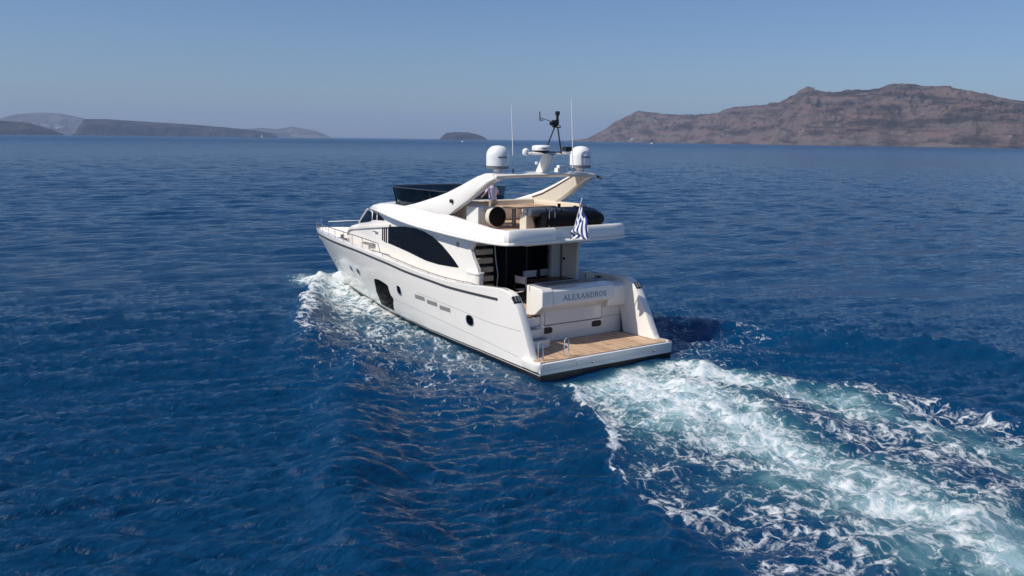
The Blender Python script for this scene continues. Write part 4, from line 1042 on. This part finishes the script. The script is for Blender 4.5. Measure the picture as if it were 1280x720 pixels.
b = MB(); b.box(3.40, 3.56, -.32, -.12, 8.13, 8.34); b.lathe((3.47, -.30, 8.34), [(.05, 0), (.05, .16), (.085, .18), (.085, .30), (.0, .32)], 12); b.tube([(3.48, .0, 8.20), (3.48, -.12, 8.24)], .07, 8)
b.build('masthead_light', M['blackpl'], YA)
b = MB(); b.tube([(3.48, -.1, 8.27), (3.55, .32, 8.38), (3.55, .42, 8.40)], .012, 6); b.tube([(3.55, .42, 8.28), (3.55, .44, 8.62)], .02, 6); b.lathe((3.55, .32, 8.30), [(.0, 0), (.06, .02), (.0, .05)], 8); b.build('wind_vane', M['blackpl'], YA)
b = MB(); b.box(3.5, 3.74, -1.05, -.75, 7.24, 7.40); b.build('mast_lamp', M['blackpl'], YA, smooth=0, bevel=.02)
MB().lathe((3.62, -.9, 7.14), [(.0, -.03), (.12, 0), (.13, .07), (.07, .1)], 14).build('lamp_base', M['radome'], YA)
b = MB(); b.box(3.7, 4.0, -1.05, -.62, 6.46, 6.62); b.box(3.72, 3.98, -.98, -.7, 6.62, 6.72); b.build('antenna_box', M['radome'], YA, bevel=.03)
MB().lathe((4.02, .14, 6.80), [(.0, 0), (.05, .01), (.06, .08), (.0, .1)], 10, ax=(.5, 1, 0)).build('horn', M['radome'], YA)
for y, h in ((1.42, 8.85), (-1.30, 9.12)):
    b = MB(); b.tube([(3.75, y, 6.42), (3.75, y, 6.62)], .03, 8); an = b.build('whip_antenna', M['greybase'], YA)
    MB().tube([(3.75, y, 6.6), (3.78, y+.03, lerp(6.6, h, .5)), (3.85, y+.05, h)], [.020, .016, .011], 6).build('whip', M['radome'], an)

# smoked wind deflector round the front of the flybridge
pb = [(6.9, 2.04), (7.5, 2.07), (8.2, 2.10), (8.8, 2.12), (9.4, 2.14), (10.4, 2.20), (11.05, 2.14), (11.5, 1.88), (11.76, 1.4), (11.9, .85), (11.95, .3)]
full = [(x, y) for x, y in pb]+[(x, -y) for x, y in pb[:3:-1]]
b = MB(); rows = []; topl = []
for i, (x, y) in enumerate(full):
    a = Vector(full[max(i-1, 0)]); c = Vector(full[min(i+1, len(full)-1)]); d = (c-a).normalized(); n = Vector((d.y, -d.x))
    if n.dot(Vector((x-7, y*2))) < 0: n = -n
    zb = TOPZ(min(x, 11.6))-.03; zt = 5.64
    row = [(x+n.x*o, y+n.y*o, z) for o, z in ((0, zb), (.06, lerp(zb, zt, .5)), (.14, zt))]; rows.append(row); topl.append(row[-1])
b.grid(rows); ws = b.build('wind_deflector', M['screen'], YA, smooth=60)
MB().tube(topl, .018, 6).build('top_rim', M['stripe'], ws)
b = MB()
for i in (2, 6, 9, 11, 13): MB().tube(rows[i], .014, 6).build('screen_post', M['stripe'], ws)

# flybridge helm, seats and furniture
b = MB(); b.prism([(9.5, 4.45), (9.3, 5.1), (9.6, 5.35), (10.3, 5.3), (10.9, 4.95), (10.9, 4.45)], 'y', .1, 1.8); b.build('helm_console', M['bluefab'], YA, bevel=.04)
for y in (.55, 1.35):
    b = MB(); b.box(8.2, 8.8, y-.30, y+.30, 4.75, 4.95); b.prism([(8.2, 4.9), (8.05, 5.52), (8.2, 5.56), (8.4, 4.95)], 'y', y-.29, y+.29); b.tube([(8.5, y, 4.45), (8.5, y, 4.76)], .08, 8)
    b.build('helm_seat', M['bluefab'], YA, bevel=.05)
b = MB(); b.box(8.2, 10.6, -2.0, -1.0, 4.45, 4.9); b.build('front_sunpad', M['bluefab'], YA, bevel=.06)
b = MB(); b.box(6.9, 7.6, .9, 2.05, 4.45, 5.12); b.build('bar_unit', M['cream'], YA, bevel=.04)
b = MB(); b.box(5.3, 7.3, -2.1, -1.4, 4.45, 4.88); b.box(5.3, 7.3, -2.25, -2.06, 4.88, 5.22); b.box(7.1, 7.45, -2.1, .1, 4.45, 5.25); b.build('sofa', M['cream'], YA, bevel=.05)
b = MB(); b.box(5.75, 6.3, .6, 1.9, 4.45, 5.30); b.box(5.7, 6.35, .55, 1.95, 5.30, 5.36); b.build('wet_bar', M['cream'], YA, bevel=.03)
b = MB(); b.prism([(4.95, 1.45), (5.75, 1.45), (5.75, 2.1), (4.95, 2.1)], 'z', 4.45, 5.20); wc = b.build('white_cabinet', M['gel2'], YA, bevel=.03)
b = MB(); b.tube([(4.86, 2.02, 4.52), (4.86, 2.02, 5.06), (4.86, 1.62, 5.06)], .018, 6); b.build('grab_rail', M['dull_steel'], wc)
tb = MB().prism([(4.1, -.85), (4.0, -.7), (4.0, .95), (4.15, 1.1), (5.45, 1.1), (5.6, .95), (5.6, -.7), (5.45, -.85)], 'z', 5.16, 5.21).build('flybridge_table', M['teak'], YA, smooth=0, bevel=.01)
for q in (.6, -.4): MB().tube([(4.8, q, 4.45), (4.8, q, 5.16)], .08, 12).build('leg', M['dull_steel'], tb)
b = MB(); b.box(4.0, 5.6, -2.1, -1.45, 4.45, 4.90); b.box(4.0, 5.6, -2.28, -2.06, 4.90, 5.24); b.build('sofa', M['cream'], YA, bevel=.05)
b = MB(); b.box(4.55, 5.2, .3, 1.3, 4.45, 4.62) if False else None
b = MB()
b.tube([(9.3, -2.30, 5.40), (7.0, -2.32, 5.40), (5.9, -2.34, 5.32)], .018, 6)
for x in (9.0, 8.1, 7.2): b.tube([(x, -2.31, 4.9), (x, -2.31, 5.40)], .014, 6)
b.build('side_rail', M['dull_steel'], YA)
# davit next to the tender
b = MB(); b.box(3.35, 3.75, .72, 1.12, 4.45, 5.02); b.prism([(3.4, 5.02), (3.7, 5.02), (3.66, 5.22), (3.5, 5.22)], 'y', .8, 1.05); dv = b.build('davit', M['beige'], YA, bevel=.03)
b = MB(); b.tube([(3.33, .92, 5.1), (3.28, .85, 4.9), (3.32, .78, 4.75), (3.3, .7, 4.55)], .035, 6); b.tube([(3.33, 1.0, 5.0), (3.2, .6, 5.25)], .03, 6); b.build('hose', M['blackpl'], dv)
b = MB(); b.tube([(2.75, .55, 4.45), (2.75, .55, 5.15), (2.75, .45, 5.2)], .02, 6); b.tube([(2.75, .30, 4.45), (2.75, .30, 5.15)], .02, 6); b.build('tender_rail', M['dull_steel'], YA)
# round drum with black cover at the port side
dr0 = MB(); axd = (-1, .05, .0)
dr0.lathe((4.42, 1.62, 4.88), [(.0, -.30), (.32, -.29), (.37, -.24), (.38, -.05), (.375, .0), (.36, .01)], 32, ax=axd)
dro = dr0.build('storage_drum', M['beige'], None, smooth=50)
tag(dro, 'round drum with a black face standing at the port edge of the upper deck', 'drum')
MB().lathe((4.42, 1.62, 4.88), [(.363, -.01), (.36, .02), (.30, .035), (.0, .045)], 32, ax=axd).build('black_face', M['cover'], dro, smooth=60)

# ---- things aboard
# covered tender lying athwartships on the aft end of the flybridge
TD = thing('tender', 'covered dark inflatable tender lying across the aft end of the upper deck', 'dinghy', (3.1, 0, 4.45))
b = MB(); rows = []
ys = [.72, .6, .4, 0, -.5, -1.0, -1.4, -1.8, -2.05, -2.22, -2.3]
for y in ys:
    e = float(np.interp(y, [-2.3, -2.2, -2.05, -1.8, -1.3, .4, .72], [.12, .5, .78, .94, 1, 1, .96]))
    rows.append([(.03+.42*e*math.copysign(abs(math.cos(q))**.8, math.cos(q)), y, .33+.30*e*math.copysign(abs(math.sin(q))**.8, math.sin(q))) for q in np.linspace(0, 2*PI, 24, endpoint=False)])
b.grid(rows, closed=True); b.add(rows[0], [tuple(range(24))]); b.add(rows[-1], [tuple(range(24))]); b.build('hull_cover', M['cover'], TD, smooth=60)
b = MB(); b.tube([(.10, 1.10, .66), (.10, .9, .66), (.10, -.9, .63), (.08, -1.5, .62), (.05, -1.9, .56), (.0, -2.15, .42)], [.13, .165, .165, .16, .13, .07], 14); b.tube([(.42, .7, .60), (.42, -1.8, .6)], .16, 12)
b.build('tube', M['greytube'], TD, smooth=60)
for y in (.45, .0, -.22, -1.0):
    b = MB(); b.tube([(.10+.18*math.cos(q), y, .63+.18*math.sin(q)) for q in np.linspace(-.6, PI+.6, 12)], .022, 6); b.build('strap', M['cover'], TD)
for q in (.35, -.8): MB().lathe((-.36, q, .24), [(0, -.02), (.2, 0), (.22, .06), (.0, .1)], 20, ax=(-1, 0, .1)).build('wheel_cover', M['cover'], TD)

# ensign
FL = thing('ensign', 'blue and white striped national flag with a cross hanging from the stern staff', 'flag', (2.16, .0, 4.22))
FT, FB_ = Vector((-.50, 0, 1.40)), Vector((.0, 0, .0))      # staff, raked aft
MB().tube([FB_, FT], .018, 8).lathe(FT, [(0, 0), (.035, .02), (0, .05)], 8).build('flagpole', M['gel2'], FL)
def flag_mat():
    m = bpy.data.materials.new('flag_cloth'); m.use_nodes = True; t = m.node_tree; b = t.nodes['Principled BSDF']; b.inputs['Roughness'].default_value = .85
    at = t.nodes.new('ShaderNodeAttribute'); at.attribute_name = 'flagcol'; t.links.new(at.outputs['Color'], b.inputs['Base Color']); return m
fm_ = flag_mat()
nu_, nv_ = 60, 54
b = MB(); rows = []; uvs = []
for i in range(nu_+1):
    r_ = []
    for j in range(nv_+1):
        u = i/nu_; v = j/nv_       # u along the fly, v down the hoist (0 top)
        # hoist along the raked staff, the cloth falls from it in soft folds, its lower corner gathered inwards
        hp = FT.lerp(FB_, .03+.72*v)
        L_ = u*(1.28-.92*v); fold = math.sin(u*9+v*5)*.05*min(1, u*3)
        gx = -.02-.30*u*(1-.6*v); gy = .34*math.sin(min(1, u*1.1)*PI*.6)*(.3+.7*v)-.30*u*(1-v)
        r_.append((hp.x+gx*1.2+fold*.8+.06*u*v, hp.y+gy*.55+fold+.05*math.sin(u*13+v*9)*u, hp.z-L_-.04*u*math.sin(v*6)))
    rows.append(r_)
b.grid(rows); fo_ = b.build('flag_cloth', fm_, FL, smooth=80, weld=False)
me = fo_.data; ca = me.color_attributes.new('flagcol', 'FLOAT_COLOR', 'CORNER')
blue = (.012, .035, .17, 1); white = (.78, .78, .80, 1)
for p in me.polygons:
    i = min(l // (nv_+1) for l in p.vertices); j = min(l % (nv_+1) for l in p.vertices)
    u = (i+.5)/nu_; k = int((j+.5)/nv_*9); c = blue if k % 2 == 0 else white
    if k < 5 and u < .37:
        cu = (u/.37)*5; c = white if (k == 2 or 2 <= cu < 3) else blue
    for li in p.loop_indices: ca.data[li].color = c

# dining table and director's chairs in the cockpit
TB = thing('cockpit_table', 'dark wooden dining table laid in the shade of the aft deck', 'table', (4.75, -1.2, 1.55))
MB().prism([(-.45, -.95), (-.55, -.8), (-.55, .75), (-.45, .88), (.45, .88), (.55, .75), (.55, -.8), (.45, -.95)], 'z', .70, .75).build('tabletop', M['brown'], TB, smooth=0, bevel=.01)
for y in (-.55, .55): MB().tube([(0, y, 0), (0, y, .70)], .07, 12).lathe((0, y, 0), [(.22, 0), (.2, .03), (.07, .06)], 16).build('leg', M['dull_steel'], TB)
def chair(loc, rz, label):
    t_ = thing('director_chair', label, 'chair', loc, rz, 'director chairs round the cockpit table')
    for sx in (-.32, .32):
        MB().tube([(-.22, sx, 0), (.2, sx, .45)], .016, 6).tube([(.2, sx, 0), (-.22, sx, .45)], .016, 6).build('leg', M['brown'], t_)
        MB().box(-.24, .26, sx-.025, sx+.025, .62, .65).build('armrest', M['brown'], t_, smooth=0)
        MB().box(-.25, -.22, sx-.015, sx+.015, .45, .94).build('back_post', M['brown'], t_, smooth=0)
    MB().box(-.22, .22, -.31, .31, .44, .455).build('seat', M['canvas'], t_, smooth=0)
    b = MB(); b.grid([[(-.235-.03*(1-(y/.35)**2)+d, y, z) for y in np.linspace(-.35, .35, 7)] for z, d in ((.72, 0), (.98, 0), (.98, .012), (.72, .012))]); b.build('back_canvas', M['canvas'], t_, smooth=0)
    return t_
c1 = chair((4.88, -.02, 1.55), R(-86), 'pale canvas director chair at the port end of the cockpit table, nearest the gate')
def dup(root, loc, rz, label):
    r_ = root.copy(); COL.objects.link(r_); r_.location = loc; r_.rotation_euler = (0, 0, rz); r_['label'] = label
    for ch in list(root.children):
        c = ch.copy(); COL.objects.link(c); c.parent = r_
    return r_
dup(c1, (5.62, -.98, 1.55), R(180), 'pale canvas director chair behind the cockpit table, left of the pair by the dark doors')
dup(c1, (5.66, -1.86, 1.55), R(180), 'pale canvas director chair behind the cockpit table, right of the pair by the dark doors')
dup(c1, (4.72, -2.38, 1.55), R(90), 'pale canvas director chair at the starboard end of the cockpit table beside the bulwark')

# ---- people on the flybridge
def skinmat(c): return mat('skin', c, .55)
def person(name, loc, rz, J, edges, rad, label, parts):
    """J: joint name -> (x,y,z); one skinned body"""
    names = list(J); me = bpy.data.meshes.new('body'); me.from_pydata([J[n] for n in names], [(names.index(a), names.index(c)) for a, c in edges], [])
    o = bpy.data.objects.new('person', me); COL.objects.link(o); o.location = loc; o.rotation_euler = (0, 0, rz)
    md = o.modifiers.new('skin', 'SKIN'); md.use_smooth_shade = True
    sk = me.skin_vertices[0].data if me.skin_vertices else None
    if sk is None:
        bm = bmesh.new(); bm.from_mesh(me); bm.verts.layers.skin.verify(); bm.to_mesh(me); bm.free(); sk = me.skin_vertices[0].data
    for i, n in enumerate(names):
        r_ = rad[n]; sk[i].radius = r_ if isinstance(r_, tuple) else (r_, r_); sk[i].use_root = (i == 0)
    o.modifiers.new('sub', 'SUBSURF').levels = 2; o.modifiers['sub'].render_levels = 2
    return o
def build_person(loc, rz, label, shirt, trousers, hairc, pose):
    z0 = pose['hip']; la = pose.get('lean', 0)
    J = {'pelvis': (0, 0, z0), 'belly': (la*.15, 0, z0+.15), 'chest': (la*.4, 0, z0+.38), 'neck': (la*.6, 0, z0+.55), 'head0': (la*.68+.01, 0, z0+.64), 'head1': (la*.74+.02, 0, z0+.76)}
    E_ = [('pelvis', 'belly'), ('belly', 'chest'), ('chest', 'neck'), ('neck', 'head0'), ('head0', 'head1')]
    rad = {'pelvis': (.15, .12), 'belly': (.14, .11), 'chest': (.165, .12), 'neck': .055, 'head0': (.075, .085), 'head1': (.078, .09)}
    for s, nm_ in ((1, 'l'), (-1, 'r')):
        sh = (la*.48, s*.19, z0+.47); el, wr = pose['arm'+nm_]
        J['sh'+nm_] = sh; J['el'+nm_] = el; J['wr'+nm_] = wr; d = (Vector(wr)-Vector(el)).normalized()
        J['pa'+nm_] = tuple(Vector(wr)+d*.08)
        E_ += [('chest', 'sh'+nm_), ('sh'+nm_, 'el'+nm_), ('el'+nm_, 'wr'+nm_), ('wr'+nm_, 'pa'+nm_)]
        rad.update({'sh'+nm_: .062, 'el'+nm_: .042, 'wr'+nm_: .028, 'pa'+nm_: (.035, .018)})
        for k in range(5):
            off = Vector((0, 0, 0)); side_ = d.cross(Vector((0, 0, 1))).normalized()
            ln = [.05, .075, .085, .078, .06][k]; base = Vector(wr)+d*(.05 if k == 0 else .09)+side_*((k-2)*.017 if k else -.045*s)
            t1 = base+(d*.6+Vector((0, 0, -.5))).normalized()*ln*.55; t2 = t1+(d*.3+Vector((0, 0, -.9))).normalized()*ln*.45
            for q, pnt in (('a', base), ('b', t1), ('c', t2)): J[f'f{nm_}{k}{q}'] = tuple(pnt); rad[f'f{nm_}{k}{q}'] = .009 if q != 'c' else .007
            E_ += [('pa'+nm_, f'f{nm_}{k}a'), (f'f{nm_}{k}a', f'f{nm_}{k}b'), (f'f{nm_}{k}b', f'f{nm_}{k}c')]
        kn, an = pose['leg'+nm_]; J['hi'+nm_] = (0, s*.10, z0-.06); J['kn'+nm_] = kn; J['an'+nm_] = an; J['to'+nm_] = (an[0]+.17, an[1], an[2]-.05)
        E_ += [('pelvis', 'hi'+nm_), ('hi'+nm_, 'kn'+nm_), ('kn'+nm_, 'an'+nm_), ('an'+nm_, 'to'+nm_)]
        rad.update({'hi'+nm_: .095, 'kn'+nm_: .062, 'an'+nm_: .042, 'to'+nm_: (.04, .025)})
    o = person('person', loc, rz, J, E_, rad, label, None)
    # one body mesh; cloth colour follows the body by height through its material slots
    dg = bpy.context.evaluated_depsgraph_get(); ev = o.evaluated_get(dg); m2 = bpy.data.meshes.new_from_object(ev); o.modifiers.clear(); o.data = m2
    m2.materials.clear()
    for m_ in (M['skin'], shirt, trousers): m2.materials.append(m_)
    for p in m2.polygons:
        c = p.center; p.use_smooth = True
        arm = abs(c.y) > .21 or c.x > la*.48+.22
        if c.z > z0+.545: k = 0
        elif arm and c.z > z0-.05: k = 0 if (Vector(c)-Vector(J['shl' if c.y > 0 else 'shr'])).length > .20 else 1
        elif c.z > z0+.02: k = 1
        elif c.z < pose.get('sole', .12): k = 2
        else: k = 2
        p.material_index = k
    tag(o, label, 'person')
    hx, hz_ = la*.72+.015, z0+.72
    b = MB(); rows = []
    for i in range(9):
        t_ = i/8*PI*.62; rows.append([(hx-.018+.098*math.sin(t_)*math.cos(q), .088*math.sin(t_)*math.sin(q), hz_+.03+.125*math.cos(t_)) if math.cos(q) < .35 or t_ < .9 else (hx-.018+.098*math.sin(.9)*math.cos(q), .088*math.sin(.9)*math.sin(q), hz_+.03+.125*math.cos(.9)) for q in np.linspace(0, 2*PI, 20, endpoint=False)])
    b.grid(rows, closed=True); b.build('hair', hairc, o, smooth=80)
    b = MB(); fx_ = hx+.088
    for s in (1, -1): b.lathe((fx_-.004, s*.032, hz_+.005), [(0, 0), (.012, .002), (.0, .008)], 10, ax=(1, 0, 0))
    b.build('eyes', M['dark'], o)
    b = MB(); b.tube([(fx_-.004, 0, hz_+.0), (fx_+.02, 0, hz_-.035), (fx_-.002, 0, hz_-.045)], [.008, .014, .008], 8)
    for s in (1, -1): b.lathe((hx-.01, s*.088, hz_-.01), [(0, 0), (.028, .004), (.0, .018)], 10, ax=(0, s, 0))
    b.tube([(fx_-.006, -.024, hz_-.068), (fx_+.004, 0, hz_-.07), (fx_-.006, .024, hz_-.068)], .006, 6)
    b.build('face', M['skin'], o)
    return o
M['skin'] = mat('skin', (.42, .24, .17), .55)
lilac = mat('lilac_shirt', (.66, .62, .80), .85); khaki = mat('beige_shorts', (.40, .33, .25), .85); hairb = mat('dark_hair', (.02, .014, .01), .7)
tan = mat('brown_shirt', (.16, .06, .045), .85)
build_person((5.42, 1.12, 4.45), R(8), 'person in a pale lilac shirt standing with their back to us under the radar arch', lilac, khaki, hairb,
    dict(hip=.94, lean=.14, arml=((.05, .34, 1.20), (.28, .26, 1.10)), armr=((.08, -.33, 1.18), (.30, -.20, 1.15)), legl=((.02, .11, .50), (-.02, .12, .08)), legr=((.04, -.11, .50), (-.02, -.12, .08))))
build_person((6.55, 1.45, 4.45), R(200), 'dark haired person in a brown top seated beside the port arch leg', tan, khaki, hairb,
    dict(hip=.62, lean=.05, arml=((.05, .30, .88), (.26, .18, .82)), armr=((.08, -.30, .88), (.30, -.18, .85)), legl=((.42, .12, .58), (.44, .13, .09)), legr=((.42, -.12, .58), (.44, -.13, .09))))

# ---- distant boats
def small_boat(loc, rz, L, label, sail=False):
    t_ = thing('motor_boat' if not sail else 'sailing_boat', label, 'boat', loc, rz)
    b = MB(); rows = []
    for x in np.linspace(0, 1, 9):
        w_ = .16*L*(1-x**2.6)**.7; rows.append([(x*L-L/2, 0, -.3), (x*L-L/2, w_*.8, -.05), (x*L-L/2, w_, .09*L+.02*L*x), (x*L-L/2, 0, .09*L+.02*L*x)])
    b.grid(rows); b.add(rows[0], [(0, 1, 2, 3)]); b.mirror(); b.build('hull', M['gel'], t_)
    b = MB(); b.prism([(-.30*L, .08*L), (-.28*L, .19*L), (.02*L, .20*L), (.16*L, .10*L)], 'y', -.10*L, .10*L); cb = b.build('cabin', M['gel2'], t_, bevel=.02*L)
    MB().prism([(-.26*L, .13*L), (-.26*L, .165*L), (.06*L, .165*L), (.08*L, .13*L)], 'y', -.102*L, .102*L).build('window', M['glass'], cb, smooth=0)
    if sail:
        MB().tube([(0, 0, .1*L), (0, 0, 1.1*L)], .012*L, 6).build('mast', M['dull_steel'], t_)
        MB().prism([(-.02*L, .2*L), (-.02*L, 1.05*L), (-.40*L, .22*L)], 'y', -.004*L, .004*L).build('sail', M['radome'], t_, smooth=0)
    else:
        MB().tube([(-.1*L, 0, .19*L), (-.12*L, 0, .33*L)], .01*L, 6).build('mast', M['dull_steel'], t_)
    return t_
small_boat((1785, -1778, 0), R(-100), 19, 'small white motor boat cruising below the right hand headland')
small_boat((1873, -1196, 0), R(-60), 12, 'tiny white boat on the water in front of the rocky islet')
small_boat((4900, -1790, 0), R(-120), 22, 'tiny white sailing boat near the tip of the long dark island', True)
small_boat((2017, -4312, 0), R(-150), 16, 'tiny white boat close under the cliffs at the right edge')
